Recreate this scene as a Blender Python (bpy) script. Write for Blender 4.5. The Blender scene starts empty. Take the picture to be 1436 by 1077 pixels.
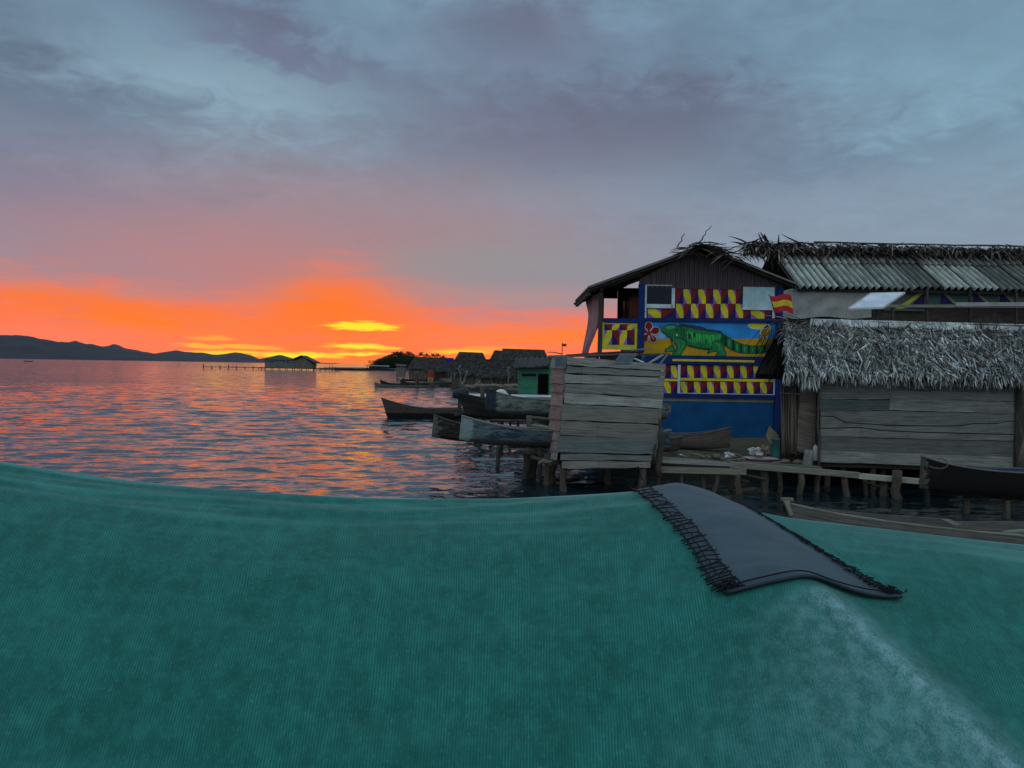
import bpy, math, random
import numpy as np
from mathutils import Vector, Matrix, noise as mnoise
random.seed(7); np.random.seed(7)
R = math.radians
S = bpy.context.scene
COL = S.collection

# ------------------------------------------------------------------ camera
CAMZ = 2.6
FPX = 1050.0                      # focal length in pixels of the 1436 px wide photograph
PITCH = math.atan(24.5/FPX); ROLL = R(0.95)
_F = Vector((0, math.cos(PITCH), -math.sin(PITCH)))
_R0 = Vector((1, 0, 0)); _U0 = Vector((0, math.sin(PITCH), math.cos(PITCH)))
_R = math.cos(ROLL)*_R0 + math.sin(ROLL)*_U0
_U = -math.sin(ROLL)*_R0 + math.cos(ROLL)*_U0
CAM = Vector((0, 0, CAMZ))
cd = bpy.data.cameras.new('camera'); cam = bpy.data.objects.new('camera', cd); COL.objects.link(cam)
cd.sensor_width = 36; cd.lens = 36*FPX/1436; cd.clip_start = 0.05; cd.clip_end = 60000
cam.matrix_world = Matrix(((_R.x, _U.x, -_F.x, CAM.x), (_R.y, _U.y, -_F.y, CAM.y), (_R.z, _U.z, -_F.z, CAM.z), (0, 0, 0, 1)))
S.camera = cam
S.view_settings.view_transform = 'Standard'; S.view_settings.look = 'None'
S.view_settings.exposure = 0.0; S.view_settings.gamma = 1
S.cycles.max_bounces = 8; S.cycles.diffuse_bounces = 4; S.cycles.glossy_bounces = 4; S.cycles.transparent_max_bounces = 8
S.cycles.volume_bounces = 0
S.cycles.use_denoising = True

def ray(px, py):
    return _F + ((float(px)-718)/FPX)*_R - ((float(py)-538.5)/FPX)*_U
def at_y(px, py, Y):
    d = ray(px, py); return CAM + d*(float(Y)/d.y)
def at_z(px, py, z):
    d = ray(px, py); return CAM + d*((z-CAMZ)/d.z)
def lin(c):
    return tuple(((v/255)/12.92 if v/255 <= .04045 else ((v/255+.055)/1.055)**2.4) for v in c)
def col4(c): return (*lin(c), 1)

# ------------------------------------------------------------------ node helper
class NT:
    def __init__(s, t): s.t = t; s.t.nodes.clear()
    def n(s, ty, **kw):
        q = s.t.nodes.new(ty)
        for k, v in kw.items(): setattr(q, k, v)
        return q
    def put(s, sock, v):
        if isinstance(v, bpy.types.NodeSocket): s.t.links.new(v, sock)
        elif v is not None: sock.default_value = v
    def m(s, op, a, b=None, c=None, clamp=False):
        q = s.n('ShaderNodeMath', operation=op); q.use_clamp = clamp
        for i, v in enumerate((a, b, c)):
            if v is not None: s.put(q.inputs[i], v)
        return q.outputs[0]
    def vm(s, op, a, b=None):
        q = s.n('ShaderNodeVectorMath', operation=op)
        s.put(q.inputs[0], a)
        if b is not None: s.put(q.inputs[1], b)
        return q.outputs[0]
    def sm(s, v, a, b, x=0., y=1.):
        q = s.n('ShaderNodeMapRange', interpolation_type='SMOOTHSTEP')
        s.put(q.inputs[0], v); q.inputs[1].default_value = a; q.inputs[2].default_value = b; q.inputs[3].default_value = x; q.inputs[4].default_value = y
        return q.outputs[0]
    def mix(s, f, a, b, blend='MIX'):
        q = s.n('ShaderNodeMix', data_type='RGBA', blend_type=blend)
        s.put(q.inputs[0], f); s.put(q.inputs[6], a); s.put(q.inputs[7], b)
        return q.outputs[2]
    def noise(s, vec, scale, det=4, rough=.5, dist=0., dim='3D'):
        q = s.n('ShaderNodeTexNoise'); q.noise_dimensions = dim
        if vec is not None: s.put(q.inputs['Vector'], vec)
        q.inputs['Scale'].default_value = scale; q.inputs['Detail'].default_value = det
        q.inputs['Roughness'].default_value = rough; q.inputs['Distortion'].default_value = dist
        return q.outputs[0]
    def ramp(s, f, stops):
        q = s.n('ShaderNodeValToRGB'); e = q.color_ramp.elements
        while len(e) < len(stops): e.new(.5)
        for el, (p, c) in zip(e, stops): el.position = p; el.color = c if len(c) == 4 else (*c, 1)
        s.put(q.inputs[0], f); return q.outputs[0]
    def comb(s, x, y, z=0.):
        q = s.n('ShaderNodeCombineXYZ')
        for i, v in enumerate((x, y, z)): s.put(q.inputs[i], v)
        return q.outputs[0]

# ------------------------------------------------------------------ sky
W = bpy.data.worlds.new('World'); S.world = W; W.use_nodes = True
def build_sky():
    t = NT(W.node_tree)
    tc = t.n('ShaderNodeTexCoord'); d = t.vm('NORMALIZE', tc.outputs['Generated'])
    sx = t.n('ShaderNodeSeparateXYZ'); t.put(sx.inputs[0], d); X, Y, Z = sx.outputs
    az = t.m('ARCTAN2', X, Y); el = t.m('ARCSINE', Z)
    # cloud-deck coordinates and wind-stretched coordinates
    den = t.m('ADD', t.m('MAXIMUM', Z, 0.), .16)
    deck = t.comb(t.m('DIVIDE', X, den), t.m('DIVIDE', Y, den), 0.)
    flat = t.comb(t.m('MULTIPLY', az, 3.2), t.m('MULTIPLY', el, 20.), 0.)
    n_big = t.noise(deck, 1.15, 3, .5, .3); n_mid = t.noise(deck, 3.6, 6, .6, .5); n_fine = t.noise(deck, 9., 6, .62, .8)
    n_st = t.noise(flat, 1.6, 4, .55, .3); n_st2 = t.noise(flat, 5., 4, .6, .2); n_st3 = t.noise(t.vm('MULTIPLY', flat, (1., 2.2, 1.)), 9., 4, .65, .3)
    wob = t.m('MULTIPLY', t.m('SUBTRACT', n_mid, .5), .10)
    wob2 = t.m('MULTIPLY', t.m('SUBTRACT', n_fine, .5), .09)
    azw = t.m('ADD', az, t.m('MULTIPLY', wob, 1.6)); elw = t.m('ADD', t.m('ADD', el, t.m('MULTIPLY', wob, .8)), wob2)
    els = t.m('ADD', el, t.m('MULTIPLY', t.m('SUBTRACT', n_st, .5), .03))
    els = t.m('ADD', els, t.m('MULTIPLY', t.m('SUBTRACT', n_st2, .5), .006))
    def g(px, py, sxp, syp, amp=1., a=None, e=None, tilt=0.):
        dd = ray(px, py).normalized(); a0 = math.atan2(dd.x, dd.y); e0 = math.asin(dd.z)
        da = t.m('SUBTRACT', a or az, a0); de = t.m('SUBTRACT', e or el, e0)
        if tilt: de = t.m('ADD', de, t.m('MULTIPLY', da, tilt))
        qa = t.m('DIVIDE', da, sxp/FPX); qe = t.m('DIVIDE', de, syp/FPX)
        r2 = t.m('ADD', t.m('MULTIPLY', qa, qa), t.m('MULTIPLY', qe, qe))
        return t.m('MULTIPLY', t.m('POWER', 2.71828, t.m('MULTIPLY', r2, -.5)), amp)
    c = t.mix(t.sm(n_big, .36, .64), col4((108, 130, 154)), col4((120, 152, 175)))
    # right and high: clearer blue; low: grey mauve
    c = t.mix(t.sm(az, -.1, .6, 0., .55), c, col4((120, 156, 181)))
    c = t.mix(t.sm(el, .34, .10, 0., .7), c, col4((142, 151, 166)))
    def blob(f, colr):
        nonlocal c
        c = t.mix(f, c, col4(colr))
    blob(g(520, 275, 300, 55, .7, azw, elw), (148, 138, 150))
    blob(g(760, 185, 240, 42, .95, azw, elw, .05), (116, 117, 140))
    blob(g(960, 160, 180, 27, .95, azw, elw, .12), (105, 113, 137))
    blob(g(1190, 222, 150, 20, .9, azw, elw, -.12), (104, 120, 143))
    blob(g(1130, 165, 110, 20, .4, azw, elw, -.1), (115, 135, 157))
    blob(g(60, 118, 120, 30, .9, azw, elw), (94, 110, 132))
    blob(g(330, 125, 140, 36, .85, azw, elw, .04), (140, 168, 188))
    blob(g(390, 55, 120, 20, .95, azw, elw, .22), (108, 116, 142))
    blob(g(730, 45, 110, 30, .9, azw, elw), (112, 118, 143))
    blob(g(60, 250, 110, 60, .7, azw, elw), (116, 126, 152))
    blob(g(1350, 140, 120, 50, .6, azw, elw), (132, 168, 190))
    blob(g(1060, 285, 200, 26, .5, azw, elw), (140, 156, 178))
    # cloud relief
    rel = t.m('ADD', t.m('MULTIPLY', t.m('SUBTRACT', n_mid, .5), .46), t.m('MULTIPLY', t.m('SUBTRACT', n_fine, .5), .40))
    relf = t.m('ADD', 1., t.m('MULTIPLY', rel, t.sm(el, .08, .30)))
    c = t.mix(1., c, t.comb(relf, relf, t.m('ADD', .03, t.m('MULTIPLY', relf, .97))), 'MULTIPLY')
    # warm sunset mass
    V = t.m('MULTIPLY', els, FPX)
    blob(g(360, 375, 250, 62, .85, azw, els), (188, 127, 127))
    blob(g(640, 330, 120, 40, .35, azw, els), (168, 134, 138))
    h = t.m('ADD', 126., g(30, 500, 120, 9000, 14.)); h = t.m('ADD', h, g(478, 500, 62, 9000, 52.)); h = t.m('SUBTRACT', h, g(300, 500, 90, 9000, 12.))
    h = t.m('SUBTRACT', h, t.sm(az, .1, .7, 0., 60.))
    h = t.m('ADD', h, t.m('MULTIPLY', t.m('SUBTRACT', n_mid, .5), 44.))
    V = t.m('ADD', V, t.m('ADD', t.m('MULTIPLY', t.m('SUBTRACT', n_st, .5), 62.), t.m('ADD', t.m('MULTIPLY', t.m('SUBTRACT', n_st2, .5), 44.), t.m('MULTIPLY', t.m('SUBTRACT', n_st3, .5), 30.))))
    tw = t.m('DIVIDE', t.m('SUBTRACT', h, V), 118., clamp=True)
    front = t.sm(Y, -.1, .45)
    warmc = t.ramp(tw, [(0, lin((172, 134, 136))), (.25, lin((194, 128, 122))), (.5, lin((234, 122, 96))), (.74, lin((254, 114, 72))), (1, lin((255, 116, 60)))])
    c = t.mix(t.m('MULTIPLY', t.sm(tw, 0., .75), front), c, warmc)
    blob(g(690, 372, 110, 24, .75, azw, els), (146, 146, 148))
    blob(g(720, 415, 130, 9, .45, azw, els), (190, 142, 132))
    blob(g(60, 478, 110, 13, .6, az, els), (250, 122, 88))
    blob(g(340, 455, 60, 20, .5, az, els), (255, 116, 84))
    blob(g(660, 470, 80, 14, .5, az, els), (245, 128, 96))
    org = (255, 122, 4)
    blob(g(205, 446, 95, 15, 1., az, els, .10), org); blob(g(120, 425, 110, 10, .7, az, els, .08), (255, 116, 24))
    blob(g(462, 432, 70, 28, .9, az, els), (255, 120, 10))
    blob(g(470, 475, 120, 24, .7, az, els), (255, 118, 14))
    blob(g(800, 473, 130, 10, .9, az, els), (255, 124, 6))
    blob(g(400, 500, 420, 6, .6, az, els), (255, 126, 10))
    blob(t.m('MULTIPLY', t.sm(n_st2, .54, .70, 0., .5), g(420, 455, 520, 34, 1.)), (236, 112, 92))
    blob(t.m('MULTIPLY', t.sm(n_st3, .56, .72, 0., .45), g(430, 470, 420, 26, 1.)), (255, 140, 24))
    def streak(px, py, sxp, syp, lo=.35, hi=.75, colr=(255, 226, 20), a=1.):
        f = t.m('ADD', g(px, py, sxp, syp, 1., az, t.m('ADD', el, t.m('MULTIPLY', t.m('SUBTRACT', n_st2, .5), .014))), t.m('ADD', t.m('MULTIPLY', t.m('SUBTRACT', n_st2, .5), .5), t.m('MULTIPLY', t.m('SUBTRACT', n_st3, .5), 1.1)))
        blob(t.sm(f, lo, hi, 0., a), colr)
    streak(510, 458, 42, 5.5); streak(505, 486, 42, 3.4, .35, .9); streak(512, 496, 40, 2.6, .4, .95); streak(320, 486, 60, 2.6, .4, .9, (255, 190, 20), .8)
    streak(325, 495, 55, 3., .4, .9, (255, 205, 15)); streak(420, 498, 50, 3.4, .35, .9, (255, 226, 10)); streak(300, 475, 30, 4., .5, 1., (255, 170, 20), .7)
    streak(650, 494, 45, 4., .4, .9, (255, 196, 10)); streak(690, 489, 60, 5., .6, 1., (255, 170, 10), .6)
    # the haze in front dims the horizon: the sky beyond it is that much brighter
    tau = t.m('MULTIPLY', t.m('MINIMUM', 10400., t.m('DIVIDE', 360., t.m('MAXIMUM', el, .001))), HAZE)
    ex = t.m('POWER', 2.71828, tau); c = t.mix(1., c, t.comb(ex, ex, ex), 'MULTIPLY')
    # brighter eastern and overhead dusk sky, behind the photographer
    up = t.m('ADD', 1., t.m('ADD', t.sm(Y, .2, -.7, 0., BACK), t.sm(Z, .40, .80, 0., OVER)))
    c = t.mix(t.sm(Y, .25, -.35), c, t.mix(.55, c, col4((168, 170, 168))))
    c = t.mix(1., c, t.comb(up, up, t.m('MULTIPLY', up, .97)), 'MULTIPLY')
    # below the horizon (never seen past the sea)
    c = t.mix(t.sm(Z, -.005, -.03), c, col4((70, 72, 84)))
    bg = t.n('ShaderNodeBackground'); t.put(bg.inputs[0], c); bg.inputs[1].default_value = 1.0
    out = t.n('ShaderNodeOutputWorld'); t.put(out.inputs[0], bg.outputs[0])
BACK, OVER, HAZE = .60, .90, .000020
build_sky(); W.cycles.sampling_method = "MANUAL"; W.cycles.sample_map_resolution = 256
sl = bpy.data.lights.new('sun', 'SUN'); sun = bpy.data.objects.new('sun', sl); COL.objects.link(sun)
sl.energy = .03; sl.angle = R(30); sl.color = (1, .46, .24)
_sd = ray(510, 478).normalized()
sun.rotation_euler = (-_sd).to_track_quat('-Z', 'Y').to_euler()

# ------------------------------------------------------------------ materials
MATS = {}
def mat(name):
    m = bpy.data.materials.new(name); m.use_nodes = True
    t = NT(m.node_tree); p = t.n('ShaderNodeBsdfPrincipled'); o = t.n('ShaderNodeOutputMaterial')
    t.t.links.new(p.outputs[0], o.inputs[0]); MATS[name] = m; p.inputs['Specular IOR Level'].default_value = .22
    return m, t, p
def bump(t, p, h, strength=.4, dist=.01):
    b = t.n('ShaderNodeBump'); b.inputs['Strength'].default_value = strength; b.inputs['Distance'].default_value = dist
    t.put(b.inputs['Height'], h); t.put(p.inputs['Normal'], b.outputs[0])
def rnd(t): return t.n('ShaderNodeNewGeometry').outputs['Random Per Island']
def uvv(t): return t.n('ShaderNodeUVMap').outputs[0]
def objc(t): return t.n('ShaderNodeTexCoord').outputs['Object']
def wood(name, c1, c2, c3=None, rough=.85, var=.45, grain=1.):
    m, t, p = mat(name); uv = uvv(t); r = rnd(t)
    u2 = t.vm('MULTIPLY', uv, (1.1*grain, 24.*grain, 1)); u3 = t.vm('MULTIPLY', uv, (1., 6., 1))
    off = t.comb(t.m('MULTIPLY', r, 37.), t.m('MULTIPLY', r, 91.), t.m('MULTIPLY', r, 13.))
    g1 = t.noise(t.vm('ADD', u2, off), 1.6, 7, .62, .6); g2 = t.noise(t.vm('ADD', u3, off), 1.3, 5, .6, .3)
    g3 = t.noise(t.vm('ADD', t.vm('MULTIPLY', uv, (5, 22, 1)), off), 1., 3, .5)
    c = t.mix(t.sm(g1, .3, .7), (*lin(c1), 1), (*lin(c2), 1))
    if c3: c = t.mix(t.sm(g2, .46, .70, 0., .8), c, (*lin(c3), 1))
    v = t.m('ADD', 1-var*.6, t.m('MULTIPLY', r, var*1.2)); v = t.m('MULTIPLY', v, t.sm(g2, .15, .75, .68, 1.22))
    v = t.m('MULTIPLY', v, t.sm(g3, .66, .76, 1., .5))
    c = t.mix(1., c, t.comb(v, v, v), 'MULTIPLY')
    oc = objc(t); st = t.noise(t.vm('MULTIPLY', oc, (5., 5., .7)), 1., 5, .65, .6); bl = t.noise(oc, 1.7, 4, .6, .4)
    c = t.mix(t.sm(st, .54, .76, 0., .28), c, (*[x*.32 for x in lin(c1)], 1)); c = t.mix(t.sm(bl, .55, .72, 0., .35), c, (*lin((104, 110, 104)), 1))
    cr = t.noise(t.vm('ADD', t.vm('MULTIPLY', uv, (.5, 26., 1)), off), 1., 3, .5, .8); c = t.mix(t.sm(cr, .66, .72, 0., .6), c, (*[x*.2 for x in lin(c1)], 1))
    t.put(p.inputs['Base Color'], c); p.inputs['Roughness'].default_value = rough
    bump(t, p, t.m('ADD', g1, t.m('MULTIPLY', g2, .7)), .7, .01); return m
def paint(name, c, rough=.6, var=.18, dirt=(60, 60, 58), amt=.35, scale=2.5):
    m, t, p = mat(name); o = objc(t)
    n1 = t.noise(o, scale, 6, .6); n2 = t.noise(o, scale*9, 4, .6); n3 = t.noise(t.vm('MULTIPLY', o, (9, 9, .8)), 1., 5, .6)
    b = t.mix(t.sm(n1, .3, .7), (*[x*(1-var) for x in lin(c)], 1), (*[min(1, x*(1+var)) for x in lin(c)], 1))
    b = t.mix(t.sm(t.m('ADD', t.m('MULTIPLY', n2, .6), t.m('MULTIPLY', n3, .4)), .52, .75, 0., amt), b, (*lin(dirt), 1))
    t.put(p.inputs['Base Color'], b); p.inputs['Roughness'].default_value = rough
    bump(t, p, n2, .25, .006); return m
def leafy(name, c1, c2, c3, rough=.8):
    m, t, p = mat(name); r = rnd(t)
    c = t.ramp(r, [(0, lin(c1)), (.5, lin(c2)), (1, lin(c3))])
    n = t.noise(objc(t), 2.2, 5, .62, .5); v = t.sm(n, .3, .7, .5, 1.3)
    c = t.mix(1., c, t.comb(v, v, v), 'MULTIPLY')
    t.put(p.inputs['Base Color'], c); p.inputs['Roughness'].default_value = rough; return m

wood('grey_plank', (110, 113, 112), (150, 152, 149), (90, 90, 86), var=.6)
wood('hut_plank', (98, 102, 100), (134, 137, 134), (78, 80, 77), var=.55)
wood('sunset_plank', (118, 98, 94), (164, 138, 130), (100, 90, 86))  # side boards: pink sunset light put into the wood colour
wood('dark_wood', (52, 48, 44), (78, 72, 66), (40, 38, 36))
wood('pile_wood', (60, 56, 50), (92, 86, 76), (44, 42, 38))
wood('beam_wood', (104, 104, 94), (138, 138, 124), (78, 76, 70))
wood('cane', (84, 80, 70), (120, 114, 100), (60, 56, 52), var=.8)
wood('hull_black', (20, 20, 20), (34, 32, 32), (52, 50, 46), rough=.6, var=.1)
wood('hull_brown', (62, 54, 48), (86, 76, 68), (46, 42, 40), var=.1)
wood('hull_grey', (104, 108, 106), (136, 142, 140), (88, 88, 84), var=.1)
wood('hull_teal', (86, 104, 112), (124, 142, 148), (62, 66, 66), var=.1)
wood('hull_blue', (38, 62, 92), (60, 88, 118), (84, 100, 108), var=.1)
wood('boat_grey', (82, 82, 80), (114, 114, 110), (66, 65, 63), var=.2)
wood('old_brown', (88, 82, 76), (124, 116, 108), (70, 66, 62), var=.3)
paint('cobalt', (6, 76, 128), amt=.4); paint('navy', (10, 40, 104), amt=.15); paint('navy_dark', (30, 24, 88), amt=.1)
paint('maroon', (126, 26, 34), amt=.4); paint('purple', (148, 92, 176), amt=.4); paint('yellow', (206, 200, 50), amt=.4)
paint('lime_frame', (192, 196, 70), amt=.2); paint('white_paint', (190, 205, 215), amt=.2); paint('pale_blue', (170, 205, 215), amt=.2)
paint('mural_sky', (44, 140, 216), amt=.4); paint('mural_sky_pale', (112, 176, 216), amt=.1); paint('mustard', (186, 146, 24), amt=.4)
paint('iguana_green', (28, 122, 68), amt=.15); paint('iguana_bright', (44, 196, 72), amt=.1); paint('iguana_pale', (80, 150, 110), amt=.1); paint('iguana_dark', (14, 52, 44), amt=.1)
paint('spike', (50, 40, 78), amt=.1); paint('flower_red', (128, 16, 24), amt=.15); paint('orange_line', (190, 140, 30), amt=.1)
paint('pane_dark', (14, 26, 44), rough=.35, amt=.1); paint('grey_band', (120, 122, 112), amt=.4)
paint('green_paint', (58, 148, 118), amt=.45, dirt=(70, 90, 80), scale=4); paint('green_frame', (74, 128, 108), amt=.4, scale=4)
paint('interior_dark', (30, 26, 26), amt=.3)  # shade of interiors and gaps put into a dark colour
paint('tarp_grey', (150, 154, 154), amt=.4, rough=.5); paint('curtain_pink', (176, 132, 140), amt=.3)
paint('panel_white', (196, 206, 220), rough=.35, amt=.1); paint('metal_dark', (54, 56, 60), rough=.4)
paint('flag_red', (176, 40, 48), amt=.35); paint('flag_yellow', (206, 186, 48), amt=.35); paint('rope_red', (176, 60, 40), amt=.2)
paint('bucket_green', (62, 124, 122), rough=.5, amt=.3); paint('plastic_white', (186, 190, 192), rough=.4, amt=.2)
paint('card', (142, 136, 114), amt=.3); paint('blue_sheet', (30, 70, 120), amt=.2); paint('tray_pink', (180, 160, 168), amt=.3)
paint('stone', (112, 104, 94), amt=.5, scale=5); paint('engine_dark', (34, 44, 58), rough=.35, amt=.15); paint('skiff_white', (206, 212, 216), rough=.3, amt=.15)
paint('skiff_blue', (40, 60, 140), rough=.3); paint('blue_tarp', (30, 40, 150), amt=.2); paint('red_cloth', (140, 50, 38), amt=.2); paint('yellow_crate', (150, 140, 66), amt=.3)
paint('far_wall', (92, 91, 82), amt=.3, scale=.5); paint('far_wall_blue', (98, 106, 102), amt=.3, scale=.5); paint('far_roof', (60, 58, 60), amt=.4, scale=.5)
paint('rust_roof', (42, 38, 36), amt=.5, dirt=(96, 66, 48))
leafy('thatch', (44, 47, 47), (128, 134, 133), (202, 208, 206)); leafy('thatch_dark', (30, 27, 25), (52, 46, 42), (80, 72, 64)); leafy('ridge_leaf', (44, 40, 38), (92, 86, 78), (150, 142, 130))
leafy('ridge_pale', (120, 124, 124), (160, 166, 166), (196, 200, 200)); leafy('far_thatch', (46, 44, 43), (60, 57, 55), (78, 74, 71))
leafy('palm_leaf', (14, 26, 12), (28, 44, 18), (44, 60, 28)); leafy('bush_leaf', (18, 30, 14), (34, 48, 22), (52, 64, 34))

def painted_hull(name, a, a2, bowc, x0, low=None, z0=.2, mid=None):
    """weathered hull whose paint is worn off raggedly: bow colour beyond x0, a darker bottom below z0"""
    m, t, p = mat(name); o = objc(t); s = t.n('ShaderNodeSeparateXYZ'); t.put(s.inputs[0], o)
    n1 = t.noise(t.vm('MULTIPLY', o, (.9, 1, 4)), 3., 6, .65, .4); n2 = t.noise(t.vm('MULTIPLY', o, (1.2, 8, 16)), 2., 6, .6, .5); n3 = t.noise(o, 14., 4, .6)
    c = t.mix(t.sm(n2, .3, .7), col4(a), col4(a2))
    if mid: c = t.mix(t.sm(t.m('ADD', n1, t.m('MULTIPLY', n3, .25)), .56, .74, 0., .9), c, col4(mid))
    if low: c = t.mix(t.sm(t.m('ADD', s.outputs[2], t.m('MULTIPLY', t.m('SUBTRACT', n1, .5), .22)), z0+.03, z0-.03), c, col4(low))
    if bowc: c = t.mix(t.sm(t.m('ADD', s.outputs[0], t.m('MULTIPLY', t.m('SUBTRACT', t.m('ADD', t.m('MULTIPLY', n1, .6), t.m('MULTIPLY', n3, .4)), .5), .7)), x0-.03, x0+.03, 0., .95), c, col4(bowc))
    v = t.sm(n3, .3, .7, .75, 1.15); c = t.mix(1., c, t.comb(v, v, v), 'MULTIPLY')
    t.put(p.inputs['Base Color'], c); p.inputs['Roughness'].default_value = .75; bump(t, p, t.m('ADD', n2, n3), .35, .008)
painted_hull('hull_teal_worn', (70, 84, 90), (104, 122, 128), (122, 142, 146), 2.22, (64, 62, 58), .14, (34, 52, 66))
painted_hull('hull_dark_worn', (28, 27, 26), (44, 42, 40), (90, 90, 84), 2.44, None, .2, (70, 72, 68))
painted_hull('hull_grey_worn', (98, 106, 104), (128, 138, 134), (36, 50, 66), 2.86, (70, 74, 72), .12, (60, 66, 68))
painted_hull('hull_black_worn', (10, 10, 10), (20, 19, 18), (84, 82, 76), 2.90, (50, 48, 42), .04)
painted_hull('hull_moored', (58, 52, 48), (84, 76, 70), None, 0, (22, 21, 21), .42)
def zinc():
    m, t, p = mat('zinc'); uv = uvv(t); r = rnd(t)
    off = t.comb(t.m('MULTIPLY', r, 37.), t.m('MULTIPLY', r, 91.), 0.)
    n1 = t.noise(t.vm('ADD', t.vm('MULTIPLY', uv, (9, 1.2, 1)), off), 1.4, 6, .62, .4); n2 = t.noise(t.vm('ADD', uv, off), 5., 5, .6)
    n0 = t.noise(t.vm('ADD', uv, off), .8, 3, .5)
    s = t.m('ADD', t.m('MULTIPLY', n1, .55), t.m('ADD', t.m('MULTIPLY', n2, .2), t.m('MULTIPLY', n0, .25)))
    sh = t.n('ShaderNodeAttribute'); sh.attribute_name = 'shade'
    s = t.m('ADD', s, t.m('MULTIPLY', t.m('SUBTRACT', sh.outputs['Fac'], .5), .42))
    c = t.ramp(s, [(.2, lin((58, 60, 58))), (.42, lin((96, 102, 98))), (.58, lin((144, 152, 146))), (.8, lin((188, 196, 190)))])
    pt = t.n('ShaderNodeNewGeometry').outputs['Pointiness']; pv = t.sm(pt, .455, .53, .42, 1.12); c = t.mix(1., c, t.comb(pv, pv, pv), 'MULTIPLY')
    t.put(p.inputs['Base Color'], c); p.inputs['Roughness'].default_value = .7; p.inputs['Metallic'].default_value = 0.
    bump(t, p, n2, .2, .004)
zinc()
def ground_mat():
    m, t, p = mat('dirt'); o = objc(t)
    n = t.noise(o, 1.4, 7, .65); n2 = t.noise(o, 14., 5, .6)
    c = t.ramp(n, [(.3, lin((56, 52, 44))), (.5, lin((92, 84, 70))), (.62, lin((76, 80, 58))), (.8, lin((122, 112, 96)))])
    v = t.sm(n2, .3, .7, .6, 1.2); c = t.mix(1., c, t.comb(v, v, v), 'MULTIPLY')
    sz = t.n('ShaderNodeSeparateXYZ'); t.put(sz.inputs[0], o); c = t.mix(t.sm(t.m('ADD', sz.outputs[2], t.m('MULTIPLY', n, .15)), .50, .30), c, col4((30, 28, 24)))  # bank darkens towards the water: wet mud, with under-dock shade in the colour
    t.put(p.inputs['Base Color'], c); p.inputs['Roughness'].default_value = .95; bump(t, p, n2, .8, .03)
ground_mat()
def hill_mat():
    m, t, p = mat('hazed_forest'); o = objc(t)
    n = t.noise(o, .006, 8, .62); n2 = t.noise(o, .03, 5, .6)
    c = t.ramp(t.m('ADD', t.m('MULTIPLY', n, .6), t.m('MULTIPLY', n2, .4)), [(.3, lin((26, 30, 36))), (.55, lin((42, 46, 52))), (.75, lin((58, 60, 64)))])  # blue-grey of distance haze put into the forest colour
    t.put(p.inputs['Base Color'], c); p.inputs['Roughness'].default_value = .95
hill_mat()
def water_mat():
    m, t, p = mat('sea_water'); gn = t.n('ShaderNodeNewGeometry'); g = gn.outputs['Position']
    def slope(scale, det, stretch, k):          # random facet slopes, read straight off a noise so that they hold at any distance
        q = t.n('ShaderNodeTexNoise'); t.put(q.inputs['Vector'], t.vm('MULTIPLY', g, stretch)); q.inputs['Scale'].default_value = scale; q.inputs['Detail'].default_value = det; q.inputs['Distortion'].default_value = .4
        return t.vm('MULTIPLY', t.vm('SUBTRACT', q.outputs[1], (.5, .5, .5)), k)
    rr = t.n('ShaderNodeVectorMath', operation='LENGTH'); t.put(rr.inputs[0], g); r_ = rr.outputs['Value']
    far = t.sm(r_, 14., 60., .2, 1.); open_ = t.sm(t.noise(t.vm('MULTIPLY', g, (.03, .09, 1)), 1., 3, .5), .3, .7, .75, 1.25)
    s1 = slope(1.7, 5, (.5, 1.5, 1), (1.4, 2.7, 0)); s2 = slope(5.5, 3, (.6, 1.5, 1), (.30, .60, 0))
    f3 = t.m('MULTIPLY', far, open_); v = t.vm('ADD', t.vm('MULTIPLY', s1, t.comb(f3, f3, f3)), t.vm('MULTIPLY', s2, t.comb(open_, open_, open_)))
    nn = t.vm('NORMALIZE', t.vm('ADD', gn.outputs['Normal'], v))
    n3 = t.noise(t.vm('MULTIPLY', g, (1.0, 1.5, 1)), 9., 2, .5, .3)
    p.inputs['Base Color'].default_value = (*lin((24, 39, 45)), 1); p.inputs['Roughness'].default_value = .07; p.inputs['Specular IOR Level'].default_value = .5; p.inputs['IOR'].default_value = 1.9
    bm = t.n('ShaderNodeBump'); bm.inputs['Strength'].default_value = 1.; bm.inputs['Distance'].default_value = 1.; t.put(bm.inputs['Height'], t.m('MULTIPLY', n3, .004)); t.put(bm.inputs['Normal'], nn); t.put(p.inputs['Normal'], bm.outputs[0])
water_mat()
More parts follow.
